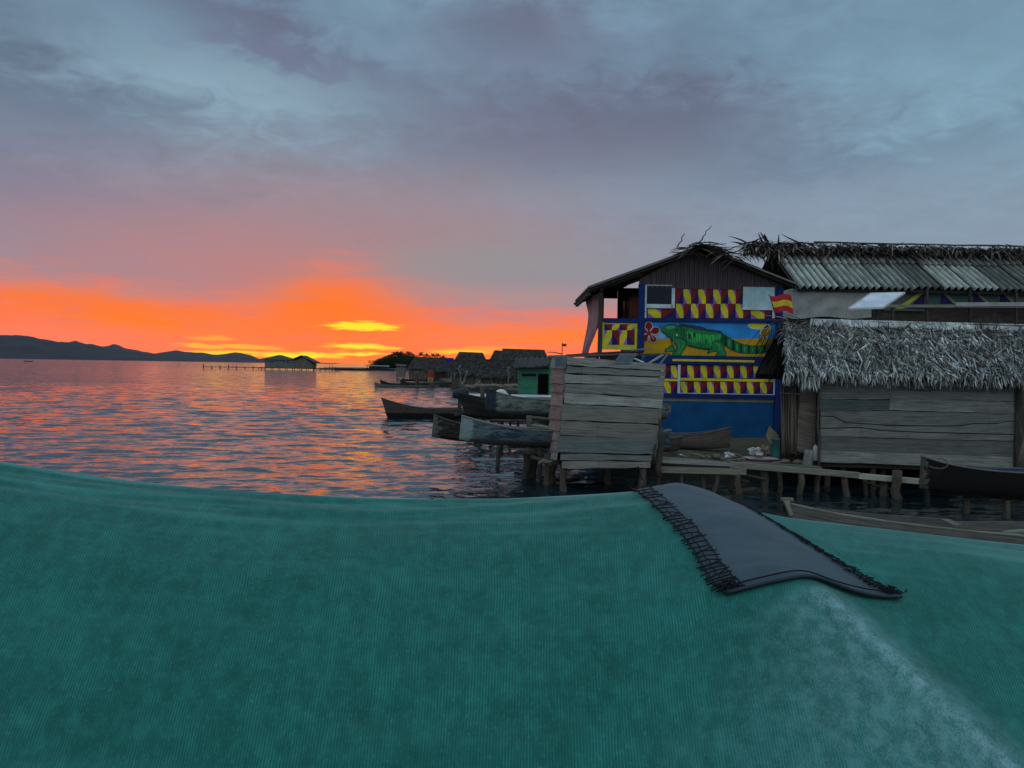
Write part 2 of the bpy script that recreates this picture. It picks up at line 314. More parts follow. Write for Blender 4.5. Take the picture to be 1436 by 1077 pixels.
def cloth_mat():
    m, t, p = mat('green_mesh_fabric'); uv = uvv(t)
    s = t.n('ShaderNodeSeparateXYZ'); t.put(s.inputs[0], uv); U, V = s.outputs[0], s.outputs[1]
    wv = t.m('MULTIPLY', t.m('SUBTRACT', t.noise(uv, 7., 3, .5), .5), .010)
    ph = t.m('MULTIPLY', t.m('ADD', U, wv), 2*math.pi/.0030)
    rib = t.m('ADD', .5, t.m('MULTIPLY', t.m('SINE', ph), .5))
    ph2 = t.m('MULTIPLY', t.m('ADD', V, wv), 2*math.pi/.0016)
    rib2 = t.m('ADD', .5, t.m('MULTIPLY', t.m('SINE', ph2), .5))
    n1 = t.noise(uv, 9., 6, .62, .3); n2 = t.noise(uv, 60., 5, .65); n3 = t.noise(uv, 420., 3, .6)
    nl = t.noise(t.vm('MULTIPLY', uv, (2.2, 26., 1)), 1., 5, .6, .4); nw = t.noise(t.vm('MULTIPLY', uv, (46., 22., 1)), 1., 5, .65, .4)
    wear_sheen = t.n('ShaderNodeAttribute'); wear_sheen.attribute_name = 'wear_sheen'
    c = t.mix(t.sm(n1, .3, .7), col4((14, 80, 72)), col4((20, 90, 82)))
    c = t.mix(t.m('MULTIPLY', t.sm(n2, .42, .72), .36), c, col4((40, 126, 114)))
    c = t.mix(t.m('MULTIPLY', t.sm(nl, .48, .70), t.sm(V, .26, .03, .08, .8)), c, col4((92, 152, 146)))
    ribm = t.m('MULTIPLY', t.m('MULTIPLY', rib, t.sm(nw, .36, .64, .2, 1.)), t.sm(n1, .36, .62, .45, .75))
    c = t.mix(t.m('MULTIPLY', ribm, .75), c, col4((52, 140, 130)))
    n4 = t.noise(t.vm('MULTIPLY', uv, (1.4, 1., 1)), 210., 4, .7); c = t.mix(t.m('MULTIPLY', t.sm(n4, .54, .74), .55), c, col4((74, 142, 134)))
    c = t.mix(t.m('MULTIPLY', t.sm(n3, .58, .78), .35), c, col4((4, 58, 58)))
    c = t.mix(t.sm(V, .030, .002, 0., .5), c, col4((120, 160, 156)))  # pale grazing sheen along the crest, put into the colour
    wf = t.m('MULTIPLY', wear_sheen.outputs['Fac'], t.sm(t.m('ADD', t.m('MULTIPLY', n2, .55), t.m('MULTIPLY', n3, .45)), .36, .64, .15, 1.))
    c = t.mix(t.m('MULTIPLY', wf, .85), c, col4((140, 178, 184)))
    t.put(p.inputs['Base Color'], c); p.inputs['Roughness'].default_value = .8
    p.inputs['Sheen Weight'].default_value = .28; p.inputs['Sheen Roughness'].default_value = .25; p.inputs['Sheen Tint'].default_value = (.6, .9, .9, 1)
    p.inputs['Specular IOR Level'].default_value = .2
    hgt = t.m('ADD', t.m('ADD', rib, t.m('MULTIPLY', rib2, .5)), t.m('MULTIPLY', n2, .8))
    bump(t, p, hgt, .35, .0008)
cloth_mat()
def patch_mat():
    m, t, p = mat('grey_nylon'); uv = uvv(t)
    n = t.noise(uv, 900., 2, .5); n1 = t.noise(t.vm('MULTIPLY', uv, (14, 34, 1)), 1., 4, .55, .5)
    c = t.mix(n1, col4((46, 60, 70)), col4((66, 82, 92)))
    t.put(p.inputs['Base Color'], c); p.inputs['Roughness'].default_value = .62; p.inputs['Sheen Weight'].default_value = .08
    bump(t, p, t.m('ADD', t.m('MULTIPLY', n, .03), n1), .5, .004)
patch_mat()
paint('black_thread', (16, 18, 24), amt=.05, rough=.7); paint('nylon_hem_shade', (38, 50, 60), amt=.1)  # hem nylon darker: shade of its curved underside put into the colour

# ------------------------------------------------------------------ mesh helper
class MB:
    def __init__(s): s.v = []; s.f = []; s.uv = []; s.mi = []; s.sm = []; s.mats = []; s.at = {}
    def mat(s, name):
        if name not in s.mats: s.mats.append(name)
        return s.mats.index(name)
    def face(s, pts, m, uv=None, smooth=False, idx=False):
        if idx: ids = pts
        else:
            b = len(s.v); s.v += [tuple(p) for p in pts]; ids = list(range(b, b+len(pts)))
        s.f.append(ids); s.uv.append(uv or [(0, 0)]*len(ids)); s.mi.append(s.mat(m)); s.sm.append(smooth)
    def grid(s, rows, m, smooth=True, uvs=None, closed=False):
        nr, nc = len(rows), len(rows[0]); b = len(s.v)
        for r in rows: s.v += [tuple(p) for p in r]
        for i in range(nr-1):
            for j in range(nc if closed else nc-1):
                k = (j+1) % nc
                ids = [b+i*nc+j, b+i*nc+k, b+(i+1)*nc+k, b+(i+1)*nc+j]
                if uvs: uv = [uvs[i][j], uvs[i][j+1], uvs[i+1][j+1], uvs[i+1][j]]
                else: uv = [(j/nc, i/nr), ((j+1)/nc, i/nr), ((j+1)/nc, (i+1)/nr), (j/nc, (i+1)/nr)]
                s.f.append(ids); s.uv.append(uv); s.mi.append(s.mat(m)); s.sm.append(smooth)
    def hexa(s, c, m, ax=None):
        """c: 8 corners, 0-3 one face (ccw from outside), 4-7 the opposite one in the same order"""
        b = len(s.v); c = [Vector(p) for p in c]; s.v += [tuple(p) for p in c]
        du, dv, dw = c[1]-c[0], c[3]-c[0], c[4]-c[0]
        L = [(du.length, du), (dv.length, dv), (dw.length, dw)]; L.sort(key=lambda q: -q[0])
        a = L[0][1].normalized(); q = L[1][1].normalized(); w = L[2][1].normalized()
        ou, ov = random.random()*9, random.random()*9
        loc = [((p-c[0]).dot(a)+ou, (p-c[0]).dot(q)+(p-c[0]).dot(w)+ov) for p in c]
        for f in ((0, 1, 2, 3), (7, 6, 5, 4), (0, 4, 5, 1), (1, 5, 6, 2), (2, 6, 7, 3), (3, 7, 4, 0)):
            s.f.append([b+i for i in f]); s.uv.append([loc[i] for i in f]); s.mi.append(s.mat(m)); s.sm.append(False)
    def box(s, c, half, m, rz=0., M=None):
        c = Vector(c); hx, hy, hz = half
        Q = M if M is not None else Matrix.Rotation(rz, 3, 'Z')
        P = [c+Q @ Vector((x*hx, y*hy, z*hz)) for y in (-1, 1) for (x, z) in ((-1, -1), (1, -1), (1, 1), (-1, 1))]
        s.hexa(P, m)
    def bar(s, p0, p1, w, h, m, up=Vector((0, 0, 1))):
        p0, p1 = Vector(p0), Vector(p1); d = (p1-p0); L = d.length; d.normalize()
        x = d.cross(up)
        if x.length < 1e-4: x = d.cross(Vector((0, 1, 0)))
        x.normalize(); y = x.cross(d)
        Q = Matrix((x, d, y)).transposed()
        s.box((p0+p1)/2, (w/2, L/2, h/2), m, M=Q)
    def tube(s, pts, rad, m, n=8, cap=True):
        pts = [Vector(p) for p in pts]; rows = []; uvs = []
        if not isinstance(rad, (list, tuple)): rad = [rad]*len(pts)
        L = random.random()*9; ov = random.random()*9; prev = None
        for i, p in enumerate(pts):
            d = (pts[min(i+1, len(pts)-1)]-pts[max(i-1, 0)]).normalized()
            if prev is None: x = d.orthogonal().normalized()
            else:
                x = prev - d*prev.dot(d); x.normalize()
            prev = x; y = d.cross(x)
            if i: L += (p-pts[i-1]).length
            rows.append([p+rad[i]*(math.cos(2*math.pi*k/n)*x+math.sin(2*math.pi*k/n)*y) for k in range(n)])
            uvs.append([(L, ov+2*math.pi*rad[i]*k/n) for k in range(n+1)])
        b = len(s.v); s.grid(rows, m, True, uvs, True)
        if cap:
            s.face([b+k for k in range(n)][::-1], m, idx=True); s.face([b+(len(pts)-1)*n+k for k in range(n)], m, idx=True)
    def log(s, p0, p1, r0, r1, m, n=8, wob=.02, seg=6):
        p0, p1 = Vector(p0), Vector(p1)
        s.tube([p0.lerp(p1, i/seg)+(Vector((random.gauss(0, wob), random.gauss(0, wob), random.gauss(0, wob*.3))) if 0 < i < seg else Vector()) for i in range(seg+1)], [(r0+(r1-r0)*i/seg)*random.uniform(.9, 1.1) for i in range(seg+1)], m, n)
    def lathe(s, c, prof, m, n=20):
        c = Vector(c); s.grid([[c+Vector((r*math.cos(2*math.pi*k/n), r*math.sin(2*math.pi*k/n), z)) for k in range(n)] for r, z in prof], m, True, None, True)
    def board(s, top, bot, nrm, th, m, tilt=0.):
        """a plank: matching top and bottom edge points, thickness th towards nrm, foot kicked out by tilt"""
        n = len(top); b = len(s.v); nrm = Vector(nrm)
        for i in range(n):
            T, B = Vector(top[i]), Vector(bot[i])
            s.v += [tuple(T+nrm*th), tuple(B+nrm*(th+tilt)), tuple(T), tuple(B+nrm*tilt)]
        ou, ov = random.random()*9, random.random()*9; L = [0.]
        for i in range(1, n): L.append(L[-1]+(Vector(top[i])-Vector(top[i-1])).length)
        H = [(Vector(top[i])-Vector(bot[i])).length for i in range(n)]
        k = s.mat(m)
        for i in range(n-1):
            a, c = b+4*i, b+4*(i+1)
            for q, uv in (([a+1, c+1, c, a], ((0, 0), (1, 0), (1, 1), (0, 1))), ([a+2, c+2, c+3, a+3], ((0, 1), (1, 1), (1, 0), (0, 0))), ([a, c, c+2, a+2], ((0, 1), (1, 1), (1, 1), (0, 1))), ([a+3, c+3, c+1, a+1], ((0, 0), (1, 0), (1, 0), (0, 0)))):
                s.f.append(q); s.uv.append([(L[i+x]+ou, H[i+x]*y+ov) for x, y in uv]); s.mi.append(k); s.sm.append(False)
        for a, fl in ((b, 0), (b+4*(n-1), 1)):
            q = [a, a+2, a+3, a+1]; s.f.append(q if not fl else q[::-1]); s.uv.append([(ou, ov), (ou+.02, ov), (ou+.02, ov+.1), (ou, ov+.1)]); s.mi.append(k); s.sm.append(False)
    def blade(s, p, d, side, L, w, m, droop=0., seg=2, curl=0.):
        """a leaf: p root, d direction, side across"""
        p, d, side = Vector(p), Vector(d).normalized(), Vector(side).normalized(); nn = side.cross(d)
        rows = []
        for i in range(seg+1):
            f = i/seg; ww = w*(1-.85*f**1.6)*(.6+.4*min(1, f*4+.2)); c = p+d*L*f+nn*(curl*L*f*f)-Vector((0, 0, droop*L*f*f))
            rows.append([c-side*ww/2, c+side*ww/2])
        s.grid(rows, m, False)
    def build(s, name):
        me = bpy.data.meshes.new(name); me.from_pydata(s.v, [], s.f)
        for mm in s.mats: me.materials.append(MATS[mm])
        me.polygons.foreach_set('material_index', s.mi); me.polygons.foreach_set('use_smooth', s.sm)
        ul = me.uv_layers.new(name='UVMap'); ul.data.foreach_set('uv', [x for f in s.uv for q in f for x in q])
        for k, vals in s.at.items():
            a = me.attributes.new(k, 'FLOAT', 'POINT'); a.data.foreach_set('value', vals)
        me.update(); o = bpy.data.objects.new(name, me); COL.objects.link(o)
        return o
def tag(o, label, cat, group=None):
    o['label'] = label; o['category'] = cat
    if group: o['group'] = group
    return o
def thing(name, label, cat, loc=(0, 0, 0), group=None, local=False, rz=0.):
    o = bpy.data.objects.new(name, None); COL.objects.link(o); o.location = loc; o.empty_display_size = .2
    if local: o.rotation_euler = (0, 0, rz)
    tag(o, label, cat, group)
    if local: LOCAL.add(o.name)
    return o
LOCAL = set()
def part(mb, name, parent):
    o = mb.build(name); o.parent = parent
    if parent.type == 'EMPTY' and parent.name not in LOCAL:
        o.matrix_parent_inverse = Matrix.Translation(-Vector(parent.location))
    return o
def structure(o): o['kind'] = 'structure'; return o
def copy_tree(o, parent=None):
    c = o.copy(); COL.objects.link(c); c.parent = parent
    for ch in list(o.children): copy_tree(ch, c)
    return c
class Plane:
    def __init__(s, o, u):
        s.o = Vector(o); s.u = Vector(u).normalized(); s.n = s.u.cross(Vector((0, 0, 1))).normalized()   # towards the camera
    def hit(s, px, py, off=0.):
        d = ray(px, py); o = s.o+s.n*off; k = (o-CAM).dot(s.n)/d.dot(s.n); return CAM+d*k
# ================================================================== THE SETTING
def make_water():
    r = [.6]
    while r[-1] < 150: r.append(r[-1]*1.0043 if r[-1] > 3 else r[-1]*1.05)
    while r[-1] < 14000: r.append(r[-1]*1.06)
    r = np.array(r)
    az = np.concatenate([np.radians(np.linspace(-46, 46, 900)), np.radians(np.arange(50, 314, 4.))])
    Rr, A = np.meshgrid(r, az, indexing='ij'); X = Rr*np.sin(A); Y = Rr*np.cos(A)
    Z = np.zeros_like(X); rs = np.random.RandomState(5)
    fade = np.clip((np.degrees(np.abs((A+np.pi) % (2*np.pi)-np.pi))-46)/-8+0., 0, 1)
    for i in range(110):
        lam = .13*(1.5/.13)**rs.rand(); th = rs.normal(-.15, .36); k = 2*np.pi/lam
        slope = .0195*(1.1 if lam > .6 else 1.0); a = slope/k
        lim = np.clip((lam/(Rr*.0043*3.0))-1, 0, 1)
        ph = k*(X*np.sin(th)+Y*np.cos(th))+rs.rand()*6.28
        Z += a*lim*np.sin(ph+.25*np.sin(ph))
    grp = 1+.45*np.sin(X*.31+Y*.12+1)*np.sin(Y*.21-X*.1)
    # the lee of the stilt houses is calmer
    calm = 1-.55*np.clip((X-.5)/3, 0, 1)*np.clip((24-Y)/8, 0, 1)
    Z *= fade*grp*calm
    nr, nc = X.shape; co = np.stack([X, Y, Z], -1).reshape(-1, 3)
    I, J = np.meshgrid(np.arange(nr-1), np.arange(nc), indexing='ij'); K = (J+1) % nc
    q = np.stack([I*nc+J, I*nc+K, (I+1)*nc+K, (I+1)*nc+J], -1).reshape(-1, 4)[:, ::-1]
    c0 = len(co); co = np.vstack([co, [[0, 0, 0]]])
    tri = np.stack([np.full(nc, c0), np.arange(nc), (np.arange(nc)+1) % nc], -1)[:, ::-1]
    me = bpy.data.meshes.new('water'); me.vertices.add(len(co)); me.vertices.foreach_set('co', co.ravel())
    nl = q.size+tri.size; me.loops.add(nl); me.loops.foreach_set('vertex_index', np.concatenate([q.ravel(), tri.ravel()]))
    st = np.concatenate([np.arange(len(q))*4, len(q)*4+np.arange(len(tri))*3]); me.polygons.add(len(st))
    me.polygons.foreach_set('loop_start', st); me.polygons.foreach_set('use_smooth', np.ones(len(st), bool))
    me.materials.append(MATS['sea_water']); me.update(calc_edges=True); me.validate()
    o = bpy.data.objects.new('water', me); COL.objects.link(o); structure(o)
make_water()

def make_hills(prof, D, depth, label=None, seed=1):
    xs = np.linspace(prof[0][0], prof[-1][0], 260); ys = np.interp(xs, [p[0] for p in prof], [p[1] for p in prof])
    mb = MB(); rows = []; n = 22
    top = []
    for x, y in zip(xs, ys):
        p = at_y(x, y, D); top.append(p)
    for j in range(-n, n+1):
        f = j/n; row = []
        for i, p in enumerate(top):
            hgt = max(p.z, 0)*(1+.035*mnoise.noise((p.x*.012, seed*7.1, 0))+.02*mnoise.noise((p.x*.04, seed*3.3, 0)))
            k = (1-abs(f))**.9
            sp = 1+.38*mnoise.noise((p.x*.0022, f*4+seed, 0.))*(1-k)*2+.2*mnoise.noise((p.x*.006, f*9+seed, 3.))*(1-k)*2
            row.append((p.x*(1+f*depth/D), D+f*depth, hgt*k*sp if abs(f) < .999 else -2))
        rows.append(row)
    mb.grid(rows, 'hazed_forest'); o = mb.build('hills'); structure(o)
make_hills([(-420, 470), (-260, 463), (-120, 474), (-40, 468), (0, 470), (22, 470), (40, 471), (60, 475.5), (80, 479), (100, 481), (113, 482.5), (128, 482), (141, 485.5), (155, 489), (190, 493.5), (230, 498.5), (270, 501.5), (300, 504), (350, 507), (400, 509)], 5200, 900, seed=1)
make_hills([(60, 505), (150, 502), (200, 497.5), (215, 496), (232, 493.5), (246, 491.3), (258, 493), (272, 494.2), (285, 494.6), (300, 497.5), (312, 497), (330, 494), (340, 495.5), (352, 498), (362, 503), (380, 505.5), (420, 508), (445, 508.5), (470, 509.3), (490, 511.2), (520, 513.6)], 7600, 1200, seed=2)
make_hills([(40, 490), (70, 483), (86, 479.5), (97, 480), (106, 477.8), (116, 481), (124, 484), (140, 486), (152, 485), (160, 482.5), (166, 484), (175, 488), (190, 491), (210, 494.5), (240, 500)], 9200, 900, seed=3)

SHORE = [(2.2, 18.4), (5, 17.3), (8, 17.3), (20, 17.6), (70, 18), (70, 215), (-20, 215), (-19, 170), (-17.5, 150), (-15, 135), (-11.5, 115), (-7.8, 95), (-6.6, 82), (-4.6, 76), (-.5, 72), (1, 60), (1.5, 45), (.9, 34), (1.3, 28), (2, 22)]
def make_land(name, poly, ys, xs, hgt, slope, seed):
    X, Y = np.meshgrid(xs, ys); P = np.array(poly, float); dmin = np.full(X.shape, 1e9); ins = np.zeros(X.shape, bool)
    for i in range(len(P)):
        a, b = P[i], P[(i+1) % len(P)]; ab = b-a
        t = np.clip(((X-a[0])*ab[0]+(Y-a[1])*ab[1])/(ab@ab), 0, 1)
        dmin = np.minimum(dmin, np.hypot(X-a[0]-t*ab[0], Y-a[1]-t*ab[1]))
        c = ((a[1] > Y) != (b[1] > Y)) & (X < (b[0]-a[0])*(Y-a[1])/(b[1]-a[1]+1e-9)+a[0]); ins ^= c
    sd = np.where(ins, dmin, -dmin)
    nz = np.array([[mnoise.noise((x*.6, y*.6, seed)) + .5*mnoise.noise((x*2.1, y*2.1, seed+3)) for x, y in zip(rx, ry)] for rx, ry in zip(X, Y)])
    sd = sd+nz*.35*slope; f = np.clip(sd/slope, -1, 1); Z = np.where(f > 0, hgt*(f*f*(3-2*f)), f*.7)+np.where(f > .2, nz*.05, 0)
    mb = MB(); mb.v = [(float(x), float(y), float(z)) for x, y, z in zip(X.ravel(), Y.ravel(), Z.ravel())]
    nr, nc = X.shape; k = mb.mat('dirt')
    for i in range(nr-1):
        for j in range(nc-1):
            if f[i:i+2, j:j+2].max() > -.98:
                mb.f.append([i*nc+j, i*nc+j+1, (i+1)*nc+j+1, (i+1)*nc+j]); mb.uv.append([(0, 0)]*4); mb.mi.append(k); mb.sm.append(True)
    o = mb.build(name); structure(o)
ysl = [15.8]
while ysl[-1] < 218: ysl.append(ysl[-1]*1.012 if ysl[-1] > 24 else ysl[-1]+.16)
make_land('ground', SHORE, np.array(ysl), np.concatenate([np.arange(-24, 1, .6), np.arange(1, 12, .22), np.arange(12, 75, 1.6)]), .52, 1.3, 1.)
make_land('far_shore', [(-88, 330), (-60, 318), (-45, 322), (-10, 330), (60, 340), (60, 430), (-50, 430), (-70, 380), (-86, 350)], np.arange(310, 440, 3.), np.arange(-95, 66, 2.), .9, 5., 2.)

# ================================================================== GREEN FABRIC IN FRONT
CREST = [(-400, 600), (-200, 622), (0, 647), (60, 655.5), (130, 667), (200, 676.5), (300, 686), (400, 692.5), (500, 697), (600, 699.5), (700, 700), (760, 697.5), (830, 693.5), (880, 690), (915, 686.5), (950, 686), (1000, 698), (1055, 716), (1100, 725.5), (1180, 735), (1260, 744.5), (1350, 755), (1436, 764), (1640, 790), (1860, 812)]
YC = .95
_cx = []; _cz = []
for px, py in CREST:
    p = at_y(px, py, YC); _cx.append(p.x); _cz.append(p.z-CAMZ)
_xx = np.linspace(_cx[0], _cx[-1], 900); _zz = np.interp(_xx, _cx, _cz)
_ker = np.exp(-np.linspace(-2, 2, 31)**2); _ker /= _ker.sum(); _zz[15:-15] = np.convolve(_zz, _ker, 'valid')
RIDGE = []
def surf(X, Y):
    zc = float(np.interp(X, _xx, _zz)); s = YC-Y
    if s >= 0: z = zc+.17*s-1.6*s*s/(1+3*s)
    else:
        q = -s; z = zc-.17*q-7*q*q if q < .1 else zc-.087-1.57*(q-.1)
    z += .0035*mnoise.noise((X*5, Y*7, 2))*min(1, abs(s)*10)+.0028*math.sin(s*95+mnoise.noise((X*3, 0, 0))*5+X*3)*max(0, 1-abs(s-.07)/.10)*max(0, min(1, (.25-X)*3))
    if RIDGE:
        d, t = ridge_d(X, Y)
        z += .010*math.exp(-(d/.035)**2)*(1 if 0 < t else math.exp(-(t*5)**2))
    return z+CAMZ
def ridge_d(X, Y):
    (ax, ay), (bx, by) = RIDGE; dx, dy = bx-ax, by-ay; L2 = dx*dx+dy*dy
    t = ((X-ax)*dx+(Y-ay)*dy)/L2; d = ((X-ax)*dy-(Y-ay)*dx)/math.sqrt(L2)
    return d, t
def hit_cloth(px, py):
    d = ray(px, py); lo = None; Y = .30
    while Y < 1.02:
        p = CAM+d*(Y/d.y)
        if p.z < surf(p.x, p.y):
            a, b = Y-.01, Y
            for _ in range(18):
                m = (a+b)/2; p = CAM+d*(m/d.y)
                if p.z < surf(p.x, p.y): b = m
                else: a = m
            return CAM+d*(b/d.y)
        Y += .01
    return CAM+d*(YC/d.y)
A_, B_ = hit_cloth(1140, 834), hit_cloth(1395, 1077)
RIDGE[:] = [(A_.x, A_.y), (B_.x, B_.y)]
def make_fabric():
    root = thing('fabric_cover', 'big green ribbed mesh fabric sagging across the whole foreground, with a grey patch sewn on', 'fabric', (0, .7, 2.3))
    mb = MB(); rows = []; uvs = []; wear_sheen = []
    Yv = list(np.concatenate([np.linspace(.26, .80, 150), np.linspace(.803, 1.0, 90), np.linspace(1.005, 1.30, 30)])); Xv = np.concatenate([np.linspace(-2.2, -1.08, 50), np.linspace(-1.05, 1.15, 420), np.linspace(1.18, 2.3, 50)])
    for Y in Yv:
        row = []; ur = []
        for X in Xv:
            X = float(X); row.append((X, Y, surf(X, Y))); ur.append((X*1.25/(Y+.35), YC-Y))
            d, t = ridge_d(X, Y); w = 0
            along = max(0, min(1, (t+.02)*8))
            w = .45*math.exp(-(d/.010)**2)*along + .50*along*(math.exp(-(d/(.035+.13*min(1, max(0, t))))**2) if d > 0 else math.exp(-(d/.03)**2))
            w += .6*math.exp(-((YC-Y)/.020)**2)  # crest band: painted sheen; the ridge terms above are wear
            wear_sheen.append(min(1, w))
        rows.append(row); uvs.append(ur+[(0, 0)])
    mb.grid(rows, 'green_mesh_fabric', True, uvs); mb.at['wear_sheen'] = wear_sheen
    sheet = part(mb, 'sheet', root); sheet['label'] = 'green ribbed mesh sheet'
    # grey patch
    Lp = [(893, 690), (912, 704), (935, 727), (955, 747), (975, 775), (990, 802), (1003, 822), (1018, 836)]
    Rp = [(1052, 716), (1075, 731), (1100, 746), (1130, 764), (1160, 783), (1195, 804), (1230, 825), (1262, 841)]
    N, M = 46, 30
    def resamp(pts):
        ii = np.linspace(0, len(pts)-1, N); a = np.array(pts, float)
        return [(np.interp(i, range(len(pts)), a[:, 0]), np.interp(i, range(len(pts)), a[:, 1])) for i in ii]
    Lh = [hit_cloth(*p) for p in resamp(Lp)]; Rh = [hit_cloth(*p) for p in resamp(Rp)]
    def gs(a, b, lift=.0025):       # a along (0 far end .. 1 near end), b across
        i = max(0., min(N-1., a*(N-1))); k = min(N-2, int(i)); f = i-k
        l = Lh[k].lerp(Lh[k+1], f); r_ = Rh[k].lerp(Rh[k+1], f)
        p = l.lerp(r_, b); X, Y = p.x, p.y
        if a < 0: Y += -a*.6
        arch = math.sin(math.pi*b)
        z = surf(X, Y)+lift+.005*arch*(1-.97*max(0, a-.5)/.5)
        z += .0025*math.sin(b*5+a*16+2*mnoise.noise((a*5, b*3, 0)))*arch*(1-a*.5)+.0012*mnoise.noise((a*14, b*4, 3))
        if a > .85: z += .0015*math.exp(-((b-.55)/.24)**2)*((a-.85)/.15)**2
        return Vector((X, Y, z))
    pm = MB(); rws = []; uvr = []
    for i in range(-12, N+1):
        a = i/N; rws.append([gs(a, j/M) for j in range(M+1)]); uvr.append([(j/M*.16, a*.35) for j in range(M+2)])
    top = rws[::-1]; pm.grid(top, 'grey_nylon', True, uvr[::-1])
    low = [[p-Vector((0, .0, .0014)) for p in r_] for r_ in rws]; pm.grid(low, 'grey_nylon', True, uvr)
    pt = part(pm, 'patch', root); pt['label'] = 'grey nylon patch with frayed black stitching'
    hm = MB(); hm.tube([gs(1, j/40)+Vector((0, -.002, .001)) for j in range(41)], .0016, 'nylon_hem_shade', 8); part(hm, 'hem', pt)
    st = MB()
    up = Vector((0, 0, 1))
    def th(pts, r=.0011): st.tube([Vector(p)+up*.0015 for p in pts], r, 'black_thread', 5)
    rj = lambda k: random.uniform(-k, k)
    for b0, b1, nn in ((-.045, .10, 30), (.94, 1.02, 46)):
        bm_ = (b0+b1)/2
        for bb in ((b0+.02, bm_, b1-.01) if b0 < 0 else (b0+.02, b1-.02)):
            th([gs(-.08+i*1.07/90, bb+rj(.008), .0035) for i in range(91)], .0006)
        for i in range(nn):
            a = .0+i/nn
            th([gs(a+rj(.006), b0+rj(.015), .0028), gs(a+.010, bm_+rj(.01), .0036), gs(a+.026+rj(.01), b1+rj(.02), .0036)], .00065)
            if i % 3 == 0: th([gs(a+.016, b0+rj(.01), .003), gs(a+.01, bm_, .0036), gs(a+rj(.006), b1+rj(.01), .0036)], .0006)
    for i in range(36):            # tangles at the two near corners
        a0 = 1-abs(rj(.08)); b0 = random.choice((rj(.05)+.01, 1+rj(.05)))
        th([gs(a0+rj(.01), b0, .004), gs(a0+rj(.02), b0+rj(.03), .0055), gs(a0+rj(.02), b0+rj(.04), .003)], .0006)
    th([gs(.955, j/36, .0032) for j in range(37)], .0007)
    th([gs(-.02, -.0, .004), gs(-.03, .03, .03), gs(-.02, .06, .012)], .0010)
    part(st, 'stitching', pt)
make_fabric()

# ================================================================== BLUE PAINTED HOUSE
YF = 23.1
PF = Plane((0, YF, 0), (1, 0, 0))
def rect(mb, pl, x0, y0, x1, y1, off, th, m):
    """world-aligned board on plane pl whose outline in the photograph is about x0..x1, y0..y1; front face off in front of the plane"""
    ym, xm = (y0+y1)/2, (x0+x1)/2
    a = (pl.hit(x0, ym, off)-pl.o).dot(pl.u); b = (pl.hit(x1, ym, off)-pl.o).dot(pl.u)
    z1 = pl.hit(xm, y0, off).z; z0 = pl.hit(xm, y1, off).z
    o = Vector((pl.o.x, pl.o.y, 0))
    P = lambda u, z, f: o+pl.u*u+pl.n*f+Vector((0, 0, z))
    mb.hexa([P(a, z0, off), P(b, z0, off), P(b, z1, off), P(a, z1, off), P(a, z0, off-th), P(b, z0, off-th), P(b, z1, off-th), P(a, z1, off-th)], m)
def poly(mb, pts, off, m, pl=PF): mb.face([pl.hit(x, y, off) for x, y in pts][::-1], m)
def stroke(mb, pts, w, off, m, pl=PF, close=False):
    P = [Vector((x, y, 0)) for x, y in pts]
    if close: P.append(P[0])
    for i in range(len(P)-1):
        d = (P[i+1]-P[i])
        if d.length < 1e-6: continue
        d.normalize(); q = Vector((-d.y, d.x, 0))*w/2; e = d*w*.3
        poly(mb, [(v.x, v.y) for v in (P[i]-q-e, P[i+1]-q+e, P[i+1]+q+e, P[i]+q-e)], off+i*.00002, m, pl)
def smoothpts(pts, close=True, it=2):
    for _ in range(it):
        o = []; n = len(pts)
        for i in range(n if close else n-1):
            a, b = pts[i], pts[(i+1) % n]
            o += [(a[0]*.75+b[0]*.25, a[1]*.75+b[1]*.25), (a[0]*.25+b[0]*.75, a[1]*.25+b[1]*.75)]
        pts = o if close else [pts[0]]+o+[pts[-1]]
    return pts
def corrugated(mb, e0, e1, r0, r1, m, period=.22, amp=.035, seg=8, rows=6, shade=.5, bump_=0.):
    e0, e1, r0, r1 = map(Vector, (e0, e1, r0, r1)); W_ = (e1-e0).length; n = max(8, int(W_/period*seg)); nn = (e1-e0).cross(r0-e0).normalized()
    if nn.z < 0: nn = -nn
    rs = []; uv = []; ou, ov = random.random()*5, random.random()*5; H = (r0-e0).length
    for j in range(rows+1):
        f = j/rows; rs.append([]); uv.append([])
        for i in range(n+1):
            g = i/n; p = e0.lerp(e1, g).lerp(r0.lerp(r1, g), f); ph = 2*math.pi*g*W_/period
            rs[-1].append(p+nn*(amp*math.cos(ph)+bump_*mnoise.noise((g*W_*1.5+ou, f*3+ov, 0)))); uv[-1].append((g*W_+ou, f*H+ov))
        uv[-1].append((0, 0))
    b = len(mb.v); mb.grid(rs, m, True, uv); mb.at.setdefault('shade', []); mb.at['shade'] += [shade]*(len(mb.v)-len(mb.at['shade']))
def cell(mb, x0, y0, x1, y1, kind, off=.006, flip=False):
    X = lambda f: x0+(x1-x0)*(1-f if flip else f); Y = lambda f: y0+(y1-y0)*f
    base, st = ('purple', 'yellow') if kind else ('maroon', 'navy_dark')
    poly(mb, [(x0, y0), (x1, y0), (x1, y1), (x0, y1)], off, base)
    q = [(0, 0), (.58, 0), (1, .50), (1, 1), (.52, 1), (0, .42)] if kind else [(1, .06), (1, 1), (.10, 1)]
    q = [(X(a), Y(b)) for a, b in q]
    poly(mb, q[::-1] if flip else q, off+.003, st)

